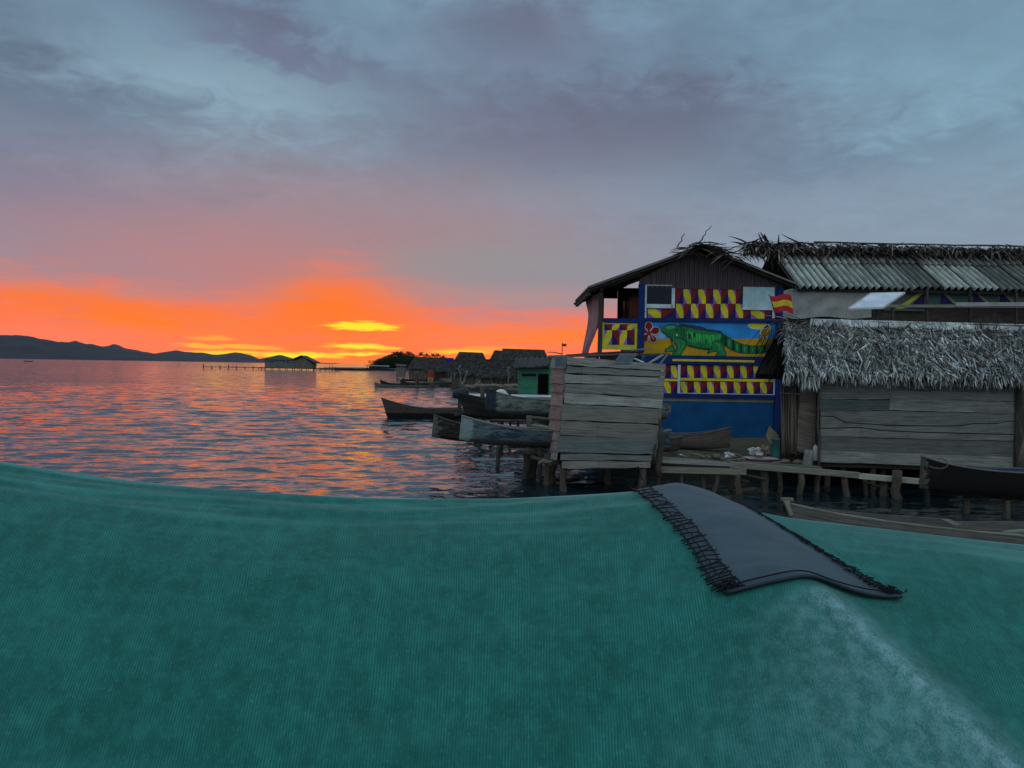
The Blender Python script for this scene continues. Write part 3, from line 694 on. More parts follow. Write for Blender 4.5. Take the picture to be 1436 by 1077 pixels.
def make_blue_house():
    root = thing('painted_house', 'two-storey blue house with a green iguana mural and bright zigzag panels under a gable', 'house', (5.5, YF+3, .5))
    yb = 622
    w = MB(); rect(w, PF, 899, 404, 1092, yb, 0, .14, 'cobalt')
    zt = PF.hit(990, 404).z; z0 = PF.hit(990, yb).z; xl = PF.hit(899, 500).x; xr = PF.hit(1092, 500).x; xb = PF.hit(842, 500).x
    D = 4.0
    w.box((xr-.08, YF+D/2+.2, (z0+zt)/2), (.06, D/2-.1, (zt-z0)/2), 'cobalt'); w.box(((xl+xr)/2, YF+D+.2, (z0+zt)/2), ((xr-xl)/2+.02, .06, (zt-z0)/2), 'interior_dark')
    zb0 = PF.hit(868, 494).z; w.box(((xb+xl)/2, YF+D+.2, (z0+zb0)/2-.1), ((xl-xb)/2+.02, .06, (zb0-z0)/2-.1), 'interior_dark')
    w.box((xb-.05, YF+D/2+.2, (z0+zb0)/2), (.05, D/2-.1, (zb0-z0)/2), 'cobalt'); w.box(((xb+xl)/2, YF+.15, (z0+zb0)/2), ((xl-xb)/2, .06, (zb0-z0)/2), 'interior_dark')  # front sheet below the porch: shadow put in as dark colour
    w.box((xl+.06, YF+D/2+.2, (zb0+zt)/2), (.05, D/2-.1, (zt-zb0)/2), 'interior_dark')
    part(w, 'wall', root)
    fl = MB(); fl.box(((xb+xr)/2, YF+D/2+.2, zb0-.04), ((xr-xb)/2-.1, D/2-.1, .04), 'dark_wood'); part(fl, 'floor', root)
    g = MB(); d = ray(0, 0)
    gl, gr, gp = PF.hit(897, 397, .0), PF.hit(1096, 401, .0), PF.hit(985, 350, .0); n = 60
    for i in range(n):       # vertical battens of the dark gable
        a, b = i/n, (i+1)/n; xa = gl.x+(gr.x-gl.x)*a; xc = gl.x+(gr.x-gl.x)*b-.012
        f = lambda x: (zr0 := (gl.z+(gp.z-gl.z)*(x-gl.x)/(gp.x-gl.x)) if x < gp.x else (gr.z+(gp.z-gr.z)*(gr.x-x)/(gr.x-gp.x)))
        o = .03+(.012 if i % 2 else 0); zl = PF.hit(990, 405.5).z
        za, zc = max(f(xa), zl+.02)+.12, max(f(xc), zl+.02)+.12
        P = [(xa, YF-o, zl), (xc, YF-o, zl), (xc, YF-o, zc), (xa, YF-o, za), (xa, YF+.1, zl), (xc, YF+.1, zl), (xc, YF+.1, zc), (xa, YF+.1, za)]
        g.hexa(P, 'gable_wood')
    part(g, 'gable', root)
    # roof: two corrugated slopes with a steeper skirt over the porch
    YR = YF-.45; q = lambda x, y: at_y(x, y, YR); back = Vector((0, 4.85, 0))
    rf = MB(); B, P_, Q = q(825, 402), q(985, 344.5), q(1119, 397.5)
    for e, r_ in ((B, P_), (Q, P_)):
        corrugated(rf, e, e+back, r_, r_+back, 'zinc', .2, .018, 8, 5, .55)
        nn = (r_-e).cross(back).normalized(); nn = nn if nn.z > 0 else -nn
        dn = -nn*.06; fy = Vector((0, .14, 0)); rf.hexa([e-nn*.0+fy*.1, r_-nn*.0+fy*.1, r_-nn*.035+fy*.1, e-nn*.035+fy*.1, e-nn*.0+fy*.6, r_-nn*.0+fy*.6, r_-nn*.035+fy*.6, e-nn*.035+fy*.6], 'fascia'); rf.hexa([e+dn+fy, r_+dn+fy, r_+dn*2+fy, e+dn*2+fy, e+back+dn, r_+back+dn, r_+back+dn*2, e+back+dn*2], 'dark_wood')
        rf.hexa([e-nn*.02+Vector((0, .05, 0)), r_-nn*.02+Vector((0, .05, 0)), r_-nn*.055+Vector((0, .05, 0)), e-nn*.055+Vector((0, .05, 0)), e+back-nn*.02, r_+back-nn*.02, r_+back-nn*.055, e+back-nn*.055], 'dark_wood')
    rf.at['shade'] += [.5]*(len(rf.v)-len(rf.at['shade']))
    roof = part(rf, 'roof', root)
    rd = MB()
    for i in range(520):
        t = random.random(); p = P_+Vector((random.gauss(0, .42)+.12, random.random()**1.8*4.5-.12, random.uniform(-.04, .13)))
        p.z -= abs(p.x-P_.x)*.38
        sx = 1 if p.x > P_.x else -1
        if random.random() < .3: sx = -sx
        dirv = Vector((sx*random.uniform(.5, 1), random.uniform(-.6, .1), random.uniform(-.42, .10)))
        rd.blade(p, dirv, dirv.cross(Vector((0, 0, 1)))+Vector((0, 0, random.uniform(-.5, .5))), random.uniform(.3, .72), random.uniform(.05, .115), 'ridge_leaf', random.uniform(.05, .28), 3)
    for a, b in ((Vector((-.75, 0, -.05)), Vector((-.52, .1, .38))), (Vector((-.1, 0, .1)), Vector((.28, .1, .62))), (Vector((-.4, 0, .0)), Vector((.8, .3, .12)))):
        rd.log(P_+a, P_+b, .022, .01, 'dark_wood', 6)
    part(rd, 'ridge_thatch', roof)
    # rafters under the porch eave
    ra = MB()
    for i in range(6):
        y = .5+i*.8; ra.bar(B+Vector((-.06, y, -.15)), B.lerp(P_, .5)+Vector((0, y, -.17)), .07, .09, 'dark_wood')
    for dx in (.06, .45): ra.bar(B+Vector((dx, .3, -.2+dx*.36)), B+Vector((dx, 4.75, -.2+dx*.36)), .09, .10, 'dark_wood')
    part(ra, 'rafters', root)
    # posts
    for x0, x1, y0, y1 in ((895.5, 904, 398, 494), (1088, 1096.5, 402, 621), (839.5, 845, 410, 494)):
        m = MB(); rect(m, PF, x0, y0, x1, y1, .08, .16, 'navy' if x0 > 850 else 'dark_wood'); part(m, 'post', root)
    for y0, y1, x0, x1 in ((446.5, 452.5, 843, 895), (447, 452, 904, 1088), (499, 511.5, 906, 1088), (552.5, 558.5, 906, 1088)):
        m = MB(); rect(m, PF, x0, y0, x1, y1, .055, .05, 'navy'); part(m, 'beam', root)
    # porch panel
    bp = MB(); rect(bp, PF, 843.5, 453, 893.5, 490.5, .03, .05, 'lime_frame')
    xs = [847.5+k*(890-847.5)/4 for k in range(5)]
    for k in range(4):
        cell(bp, xs[k], 454.5, xs[k+1], 463, (k+0) % 2, .034, True); cell(bp, xs[k], 463, xs[k+1], 483.5, (k+1) % 2, .034, True)
    part(bp, 'porch_panel', root)
    # back of the porch: dark boards with two gaps to the sunset
    YB = YF+D-.6; PB = Plane((0, YB, 0), (1, 0, 0)); pb = MB()
    for x0, y0, x1, y1 in ((838, 403, 847, 452), (847, 405, 866, 418.5), (847, 446, 866, 456), (866, 403, 874, 456), (876, 405, 880, 456), (881.5, 404, 885.5, 456), (887.5, 404, 900, 456), (874, 404, 900, 422)):
        rect(pb, PB, x0, y0, x1, y1, random.uniform(0, .02), .04, 'dark_wood')
    part(pb, 'porch_boards', root)
    for x0, x1, y0 in ((873.5, 882, 436), (884, 892, 428)):
        cl = MB(); rws = []
        for j in range(9):
            rws.append([PB.hit(x0+(x1-x0)*i/10, y0+(450-y0)*j/8-4*math.sin(i*.5+j*.2), .12+.03*math.sin(i*1.6+j*.4)) for i in range(11)])
        cl.grid(rws, 'curtain_pink'); part(cl, 'laundry', root)
    cu = MB(); rws = []; ztop = B.z-.13; zbot = zb0-.05
    for j in range(31):
        f = j/30; ya = YF+.15+(.3+1.5*f*f if f > .3 else .3+.45*f); yb2 = YF+3.35; sway = .10*math.sin(f*4.2)
        rws.append([(xb-.10+sway+.06*math.sin(i*.95+f*2.4)+.035*math.sin(i*2.3-f*3)-.05*f, ya+(yb2-ya)*i/34, ztop+(zbot-ztop)*f) for i in range(35)])
    cu.grid(rws, 'curtain_pink'); part(cu, 'curtain', root)
    # windows
    wd = MB()
    for x0, y0, x1, y1 in ((904.3, 399.5, 906.8, 446), (906.8, 426.5, 943, 432), (942, 404, 946.5, 432), (906.8, 399.5, 943, 400.6)): rect(wd, PF, x0, y0, x1, y1, .06, .06, 'white_paint')
    wf = part(wd, 'window', root); pn = MB(); rect(pn, PF, 906.8, 400, 942, 426.5, .035, .03, 'pane_dark'); part(pn, 'pane', wf)
    wd = MB(); rect(wd, PF, 1042, 402.5, 1086, 434, .05, .05, 'pale_blue'); rect(wd, PF, 1083.5, 434.1, 1086.5, 447, .05, .05, 'white_paint'); rect(wd, PF, 1041.2, 431.8, 1083, 434.6, .065, .014, 'white_paint')
    wf = part(wd, 'shutter', root); wf['label'] = 'pale blue closed shutter'
    # painted zigzag panels
    ck = MB(); poly(ck, [(946.5, 404), (1042, 405), (1042, 447), (946.5, 446.5)], .003, 'navy_dark')
    n = 9; xs = [948+k*(1042-948)/n for k in range(n+1)]
    for k in range(n):
        cell(ck, xs[k], 405.5, xs[k+1], 426, k % 2); cell(ck, xs[k], 426, xs[k+1], 446, (k+1) % 2)
    cell(ck, 908.5, 433, 927, 446, 1); cell(ck, 927, 433, 946.3, 446, 0); cell(ck, 1042.5, 435, 1053, 447, 0); cell(ck, 1053, 435, 1072, 447, 1); cell(ck, 1072, 435, 1082.5, 447, 0)
    part(ck, 'zigzag_panel', root)
    ck = MB(); poly(ck, [(906, 511), (1088, 511), (1088, 554), (906, 554)], .003, 'navy_dark')
    def seq(x0, x1, n, k0):
        for k in range(n):
            a, b = x0+(x1-x0)*k/n, x0+(x1-x0)*(k+1)/n
            cell(ck, a, 512.5, b, 530, (k+k0) % 2); cell(ck, a, 535.2, b, 552, (k+k0+1) % 2)
    seq(954.5, 1084.5, 14, 0); seq(913, 950, 4, 0)
    part(ck, 'zigzag_panel', root)
    tr = MB(); rect(tr, PF, 906, 531, 950.2, 534.4, .03, .024, 'yellow'); rect(tr, PF, 954.2, 531, 1084.6, 534.6, .03, .024, 'yellow'); rect(tr, PF, 943, 504.3, 1058, 507.3, .064, .02, 'yellow')
    rect(tr, PF, 950.5, 511.5, 954, 553.5, .045, .03, 'white_paint'); rect(tr, PF, 1084.8, 531.5, 1087.2, 554, .045, .03, 'white_paint'); rect(tr, PF, 954.2, 551.9, 1084.6, 552.9, .032, .02, 'white_paint')
    part(tr, 'trim', root)
    gb = MB(); rect(gb, PF, 906, 558.6, 1088, 563.2, .008, .007, 'grey_band'); part(gb, 'render_band', root)
    # iguana mural
    mu = MB(); m = lambda pts: [(880+x/6.527, 430+y/6.527) for x, y in pts]
    P2 = lambda pts, off, mt, s=2: poly(mu, m(smoothpts(pts, True, s)) if s else m(pts), off, mt)
    S2 = lambda pts, wdt, off, mt, close=False: stroke(mu, m(smoothpts(pts, close, 2)), wdt/6.527, off, mt, PF, close)
    P2([(158, 142), (1372, 150), (1372, 300), (158, 296)], .004, 'mural_sky', 0)
    P2([(158, 200), (330, 205), (360, 296), (158, 296)], .006, 'mural_sky_pale', 1)
    P2([(136, 292), (1372, 294), (1372, 462), (136, 455)], .008, 'mustard', 0)
    for cx, cy, rx, ry, rot in ((1200, 176, 96, 30, .02), (1262, 232, 40, 70, .5)):
        e = [(cx+rx*k*math.cos(t)*math.cos(rot)-ry*k*math.sin(t)*math.sin(rot), cy+rx*k*math.cos(t)*math.sin(rot)+ry*k*math.sin(t)*math.cos(rot)) for k in (1,) for t in np.linspace(0, 2*math.pi, 25)[:-1]]
        S2(e, 8, .012, 'white_paint', True); P2(e, .011, 'yellow' if ry < 50 else 'orange_line', 0)
    tail_top = [(840, 235), (880, 252), (930, 285), (1000, 325), (1060, 348), (1130, 358), (1230, 360), (1330, 352)]
    tail_bot = [(1330, 412), (1230, 424), (1150, 428), (1080, 428), (1010, 420), (950, 395), (905, 365), (868, 350)]
    body = [(305, 215), (318, 192), (345, 172), (385, 160), (430, 163), (470, 180), (500, 172), (545, 185), (610, 200), (690, 212), (770, 216), (840, 234), (880, 262), (880, 320), (860, 370), (800, 392), (740, 395), (680, 390), (610, 376), (560, 360), (520, 340), (470, 330), (420, 310), (392, 285), (360, 265), (325, 240)]
    legs = [[(395, 280), (510, 290), (545, 330), (535, 370), (495, 425), (480, 460), (455, 455), (435, 470), (425, 445), (400, 455), (412, 425), (455, 400), (445, 350), (410, 320)], [(405, 340), (440, 385), (430, 412), (385, 408), (330, 420), (352, 398), (340, 386), (378, 378)],
            [(770, 320), (840, 305), (878, 330), (884, 380), (908, 440), (885, 452), (884, 475), (850, 462), (818, 482), (826, 455), (788, 462), (812, 438), (835, 418), (795, 402), (752, 420), (728, 434), (738, 402), (772, 380)]]
    P2(tail_top+tail_bot, .014, 'iguana_green', 1); S2(tail_top+tail_bot, 6, .0165, 'iguana_dark', True)
    for x in (905, 975, 1045, 1118, 1190, 1262):
        t = lambda xx: np.interp(xx, [p[0] for p in tail_top], [p[1] for p in tail_top]); u = lambda xx: np.interp(xx, [p[0] for p in tail_bot[::-1]], [p[1] for p in tail_bot[::-1]])
        P2([(x-22, t(x-22)+6), (x+8, t(x+8)+6), (x+2, (t(x)+u(x))/2), (x+12, u(x+12)-6), (x-24, u(x-24)-6), (x-14, (t(x)+u(x))/2)], .0172, 'iguana_dark', 1)
        P2([(x+20, t(x+20)+14), (x+34, t(x+34)+14), (x+32, u(x+32)-16), (x+22, u(x+22)-14)], .0172, 'iguana_bright' if x < 1000 else 'iguana_pale', 1)
    P2(body, .018, 'iguana_green'); S2(body, 6, .0205, 'iguana_dark', True)
    rg = random.Random(3)
    for k in range(15):
        x = 545+k*21; y = 225+rg.uniform(-8, 8)+k*1.5; h_ = rg.uniform(60, 120)
        P2([(x, y), (x+15, y+4), (x+12+rg.uniform(-6, 8), y+h_*.5), (x+16, y+h_), (x+4, y+h_+6), (x-4, y+h_*.5)], .0212, 'iguana_bright' if k % 3 else 'iguana_pale', 1)
    for x, y in ((600, 225), (555, 240), (850, 275)): P2([(x, y), (x+22, y+6), (x+18, y+60), (x+2, y+50)], .0222, 'iguana_dark', 1)
    def inside(x, y, P):
        c = False
        for (ax, ay), (bx, by) in zip(P, P[1:]+P[:1]):
            if (ay > y) != (by > y) and x < (bx-ax)*(y-ay)/(by-ay)+ax: c = not c
        return c
    k = 0
    while k < 260:
        x, y = rg.uniform(320, 880), rg.uniform(160, 395)
        if inside(x, y, body): k += 1; S2([(x, y), (x+rg.uniform(-6, 6), y+rg.uniform(4, 12))], 3, .0218+k*.000002, rg.choice(('iguana_dark', 'iguana_dark', 'iguana_pale', 'iguana_green')))
    for l in legs:
        P2(l, .0225, 'iguana_green'); S2(l, 5, .0250, 'iguana_dark', True)
    for a in ([(470, 300), (520, 330), (500, 380), (465, 430)], [(440, 300), (480, 350), (465, 400)], [(800, 330), (850, 350), (840, 400)], [(820, 340), (870, 400), (880, 440)], [(420, 280), (425, 330)], [(400, 400), (360, 405)]): S2(a, 7, .0262, 'iguana_pale')
    for a in ([(310, 225), (350, 235), (395, 262)], [(485, 190), (500, 225), (490, 270)], [(510, 195), (522, 240), (505, 290)], [(395, 270), (400, 330), (420, 360)], [(410, 290), (430, 340)], [(640, 240), (720, 250), (800, 250)], [(560, 350), (680, 382), (780, 385)]): S2(a, 6, .0262, 'iguana_dark')
    P2([(340, 185), (390, 172), (440, 178), (430, 200), (370, 210)], .0225, 'iguana_pale'); P2([(440, 255), (455, 250), (464, 262), (450, 272)], .0262, 'white_paint')
    P2([(444, 212), (458, 206), (468, 218), (458, 230), (446, 226)], .0262, 'iguana_dark')
    for k in range(26):
        x = 470+k*15; y = np.interp(x, [470, 545, 690, 840], [180, 186, 213, 234]); h_ = (34 if x < 700 else 18)*rg.uniform(.8, 1.1)
        P2([(x, y+3), (x+9, y+4), (x-2+24, y-h_+12), (x+10, y-h_)], .0272, 'spike', 1)
    for k in range(5):
        t = -math.pi/2+k*2*math.pi/5; cx, cy = 195+58*math.cos(t), 240+58*math.sin(t)
        e = [(cx+46*math.cos(a)*math.cos(t)-34*math.sin(a)*math.sin(t), cy+46*math.cos(a)*math.sin(t)+34*math.sin(a)*math.cos(t)) for a in np.linspace(0, 2*math.pi, 17)[:-1]]
        P2(e, .030+k*.0006, 'flower_red', 0); S2(e, 4, .0345+k*.0001, 'white_paint', True)
    P2([(175, 230), (195, 220), (215, 235), (210, 262), (185, 262)], .0362, 'maroon'); S2([(255, 212), (285, 195), (312, 172)], 6, .037, 'flower_red')
    for a in ((195, 268, 182, 300), (205, 268, 205, 305), (215, 258, 240, 300), (222, 250, 262, 285)): S2([(a[0], a[1]), (a[2], a[3])], 4, .0372, 'white_paint')
    part(mu, 'mural', root)
paint('fascia', (128, 132, 126), amt=.5); wood('gable_wood', (74, 66, 72), (96, 86, 92), (62, 56, 60), var=.15)
make_blue_house()
# ================================================================== LONG HOUSE WITH ZINC ROOF
def make_long_house():
    YE, YRg = 26.3, 29.3
    root = thing('zinc_roofed_house', 'long house behind with a weathered corrugated zinc roof and dry palm ridge', 'house', (15, YRg, .5))
    e0 = at_y(1119, 402, YE); r0 = at_y(1070, 347.5, YRg); ze, zr = e0.z, r0.z; x0 = e0.x; x1 = 22.5
    rs = random.Random(4)
    cols = [('.8', 1.5), ('.62', 1.45), ('.48', 1.1), ('.18', 1.05), ('.75', 1.0), ('.68', .95), ('.12', 1.0), ('.22', 1.0), ('.1', 1.0), ('.25', 1.0), ('.15', 1.1), ('.3', 1.2)]
    rf = MB(); sl_ = Vector((0, YRg-YE, zr-ze)); sn = Vector((0, -(zr-ze), YRg-YE)).normalized()
    und = MB(); E = lambda x, f, o=0.: Vector((x, YE, ze))+sl_*f+sn*o
    rf.hexa([E(x0+.05, .02, -.12), E(x1, .02, -.12), E(x1, 1, -.12), E(x0+.05, 1, -.12), E(x0+.05, .02, -.2), E(x1, .02, -.2), E(x1, 1, -.2), E(x0+.05, 1, -.2)], 'dark_wood')
    rf.hexa([E(x0+.05, 1, -.12), E(x1, 1, -.12), Vector((x1, YRg+3, ze)), Vector((x0+.05, YRg+3, ze)), E(x0+.05, 1, -.2), E(x1, 1, -.2), Vector((x1, YRg+3, ze-.1)), Vector((x0+.05, YRg+3, ze-.1))], 'dark_wood')
    roof = part(rf, 'roof', root)
    x = x0
    for i, (sh, w) in enumerate(cols):
        sh = float(sh)
        for k, (f0, f1, o) in enumerate(((0, .60, 0.), (.555, 1.0, .05))):
            m = MB(); s_ = sh if k == 0 else (sh*.5+.12 if i > 1 else .7); jit = rs.uniform(-.02, .02)
            corrugated(m, E(x-.03, f0+jit, o+.004*i), E(x+w+.05, f0+jit, o+.004*i), E(x-.03, f1, o+.004*i), E(x+w+.05, f1, o+.004*i), 'zinc', .235, .07, 8, 5, s_, .012)
            part(m, 'roof_sheet', roof)
        x += w
    rd = MB()
    for i in range(3000):
        xx = x0-1.25+(x1-x0+.7)*random.random(); big = random.random() < .02
        p = Vector((xx, YRg-.45+random.uniform(-.45, .3), zr+random.uniform(-.30, .12)+.10*mnoise.noise((xx*.9, 0, 0))))
        d = Vector((random.choice((-1, 1))*random.uniform(.1, 1.1), random.uniform(-1, -.1), random.uniform(-.7, .0) if not big else random.uniform(-.1, .25)))
        rd.blade(p, d, d.cross(Vector((0, .3, 1)))+Vector((0, 0, random.uniform(-.4, .4))), random.uniform(.3, .75), random.uniform(.05, .11), 'ridge_leaf', random.uniform(.05, .35), 2)
    for xx, n in ((x0+.1, 30), (x0+.9, 26), (x0+4.1, 16), (x0-.3, 30), (x0-.9, 34)):
        for i in range(n):
            p = Vector((xx+random.gauss(0, .3), YRg-.4+random.uniform(-.2, .3), zr+random.uniform(-.05, .2))); d = Vector((random.uniform(-1, 1), random.uniform(-1, .4), random.uniform(-.5, .28)))
            rd.blade(p, d, d.cross(Vector((0, .3, 1))), random.uniform(.4, .9), random.uniform(.08, .16), 'ridge_leaf', random.uniform(.0, .4), 4, random.uniform(-.5, .5))
    part(rd, 'ridge_thatch', roof)
    po = MB(); po.log((x0+1.6, YRg-.3, zr+.20), (x1, YRg-.35, zr+.14), .035, .03, 'pile_wood', 7, .03, 14); po.log((x0-.6, YRg-.5, zr+.02), (x0+2.6, YRg-.4, zr+.2), .025, .02, 'dark_wood', 6, .03, 8); part(po, 'ridge_pole', roof)
    # walls under the eave
    YW = YE+.5; PW = Plane((0, YW, 0), (1, 0, 0)); wl = MB(); D = 5.2
    zt = ze-.05; xa = PW.hit(1100, 430).x
    wl.box(((xa+x1)/2, YW+.1, (zt+.4)/2), ((x1-xa)/2, .06, (zt-.4)/2), 'dark_wood'); wl.box((xa+.05, YW+D/2, (zt+.4)/2), (.05, D/2-.1, (zt-.4)/2), 'dark_wood')
    part(wl, 'wall', root)
    tp = MB(); rws = []
    for j in range(19):
        f = j/18; rws.append([PW.hit(1098+(1222-1098)*i/40, 403.5+42*f+1.5*math.sin(i*.25), .22+.05*mnoise.noise((i*.12+f*3, f*2.5, 5))+.02*math.sin(i*.5+f*5)) for i in range(41)])
    tp.grid(rws, 'tarp_grey'); part(tp, 'tarp', root)
    pn = MB(); rect(pn, PW, 1297, 404, 1400, 428, .05, .05, 'panel_teal'); rect(pn, PW, 1400, 404, 1500, 428, .05, .05, 'panel_grey'); rect(pn, PW, 1240, 404, 1297, 436, .05, .05, 'panel_grey')
    part(pn, 'painted_panel', root)
    def pw(*tri):
        tr = MB()
        for pts, o, m in tri: poly(tr, pts, o, m, PW)
        part(tr, 'painted_triangle', root)
    pw(([(1273, 433), (1296, 410), (1297, 433)], .06, 'navy_dark'), ([(1255, 433), (1266, 433), (1296, 411), (1296, 409), (1290, 410)], .062, 'lime_frame'))
    for x in (1321, 1367, 1404): pw(([(x, 410), (x+17, 426), (x-3, 426)], .06, 'navy_dark'), ([(x, 410), (x+4, 410), (x+22, 426), (x+17, 426)], .062, 'card'))
    rl = MB(); rl.bar(PW.hit(1240, 429, .5), PW.hit(1500, 430, .5), .06, .10, 'grey_band'); rl.bar(PW.hit(1340, 427, .54), PW.hit(1500, 426.5, .54), .05, .14, 'tarp_grey')
    for x in (1252, 1300, 1360, 1425, 1480): rl.bar(PW.hit(x, 405, .45), PW.hit(x, 470, .45), .07, .07, 'dark_wood')
    part(rl, 'railing', root)
paint('panel_teal', (66, 98, 96), amt=.4, scale=3); paint('panel_grey', (92, 104, 100), amt=.4, scale=3)
make_long_house()

# solar panel on its pole
def make_solar():
    Y0 = 20.6; a, b = at_y(1190, 432.5, Y0), at_y(1238, 431.5, Y0); c, d = at_y(1269, 410, Y0+.75), at_y(1222, 411, Y0+.75)
    root = thing('solar_panel', 'pale solar panel tilted on a pole above the thatched hut', 'solar panel', (a+b)/2)
    c = b+(d-a) if False else c; n = (b-a).cross(d-a).normalized(); n = n if n.z > 0 else -n
    m = MB(); m.hexa([a, b, c, d, a-n*.03, b-n*.03, c-n*.03, d-n*.03], 'panel_white'); part(m, 'panel', root)
    fr = MB()
    for p, q in ((a, b), (b, c), (c, d), (d, a)): fr.bar(p-n*.012, q-n*.012, .03, .05, 'plastic_white')
    part(fr, 'frame', root)
    po = MB(); mid = (a+b+c+d)/4-n*.05; po.log((mid.x, mid.y, 2.4), mid, .04, .04, 'metal_dark', 8, 0, 2); po.bar((mid.x-.4, mid.y, mid.z-.04), (mid.x+.4, mid.y, mid.z-.04), .04, .04, 'metal_dark'); part(po, 'pole', root)
make_solar()

# ================================================================== THATCHED HUT
HL = at_y(1147, 649, 16.7)
HU = Vector((math.cos(R(-7.5)), math.sin(R(-7.5)), 0))
PH = Plane((HL.x, HL.y, 0), HU)
def lerp_pts(p, q, n): return [(p[0]+(q[0]-p[0])*i/n, p[1]+(q[1]-p[1])*i/n) for i in range(n+1)]
def px_board(mb, pl, tl, tr, bl, br, th, m, off=0., tilt=.0, jag=.6, n=14, topcurve=None, botcurve=None, gap=0.):
    bl = (bl[0], bl[1]-gap); br = (br[0], br[1]-gap); T = lerp_pts(tl, tr, n); B = lerp_pts(bl, br, n); sd = random.random()*99
    T = [(x, (np.interp(x, *zip(*topcurve)) if topcurve else y+jag*mnoise.noise((x*.05, sd, 0)))) for x, y in T]
    B = [(x, (np.interp(x, *zip(*botcurve)) if botcurve else y+jag*mnoise.noise((x*.05, sd+5, 0)))) for x, y in B]
    mb.board([pl.hit(x, y, off) for x, y in T], [pl.hit(x, y, off) for x, y in B], pl.n, th, m, tilt)
def thatch(mb, e0, e1, r0, r1, n, L, w, m, under=True, lift=.12, spread=.5, jit=.05, lmat='thatch_dark'):
    e0, e1, r0, r1 = map(Vector, (e0, e1, r0, r1)); nn = (e1-e0).cross(r0-e0).normalized(); nn = nn if nn.z > 0 else -nn
    dn = ((e0-r0)+(e1-r1)).normalized(); sd = (e1-e0).normalized()
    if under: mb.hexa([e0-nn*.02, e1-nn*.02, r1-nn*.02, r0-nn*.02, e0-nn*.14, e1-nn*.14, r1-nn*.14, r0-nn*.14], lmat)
    for i in range(n):
        u, v = random.random(), random.random()**.9; v = v*.97
        p = e0.lerp(e1, u).lerp(r0.lerp(r1, u), v+.02)+nn*random.uniform(.0, jit)
        d = dn+sd*random.gauss(0, spread)+nn*random.uniform(-.02, lift*2.2); ll = L*random.uniform(.6, 1.4)
        s2 = sd+nn*random.gauss(0, .7)
        mb.blade(p-dn*0, d, s2, ll, w*random.uniform(.6, 1.5), m, random.uniform(0, .5), 2, random.uniform(-.3, .3))
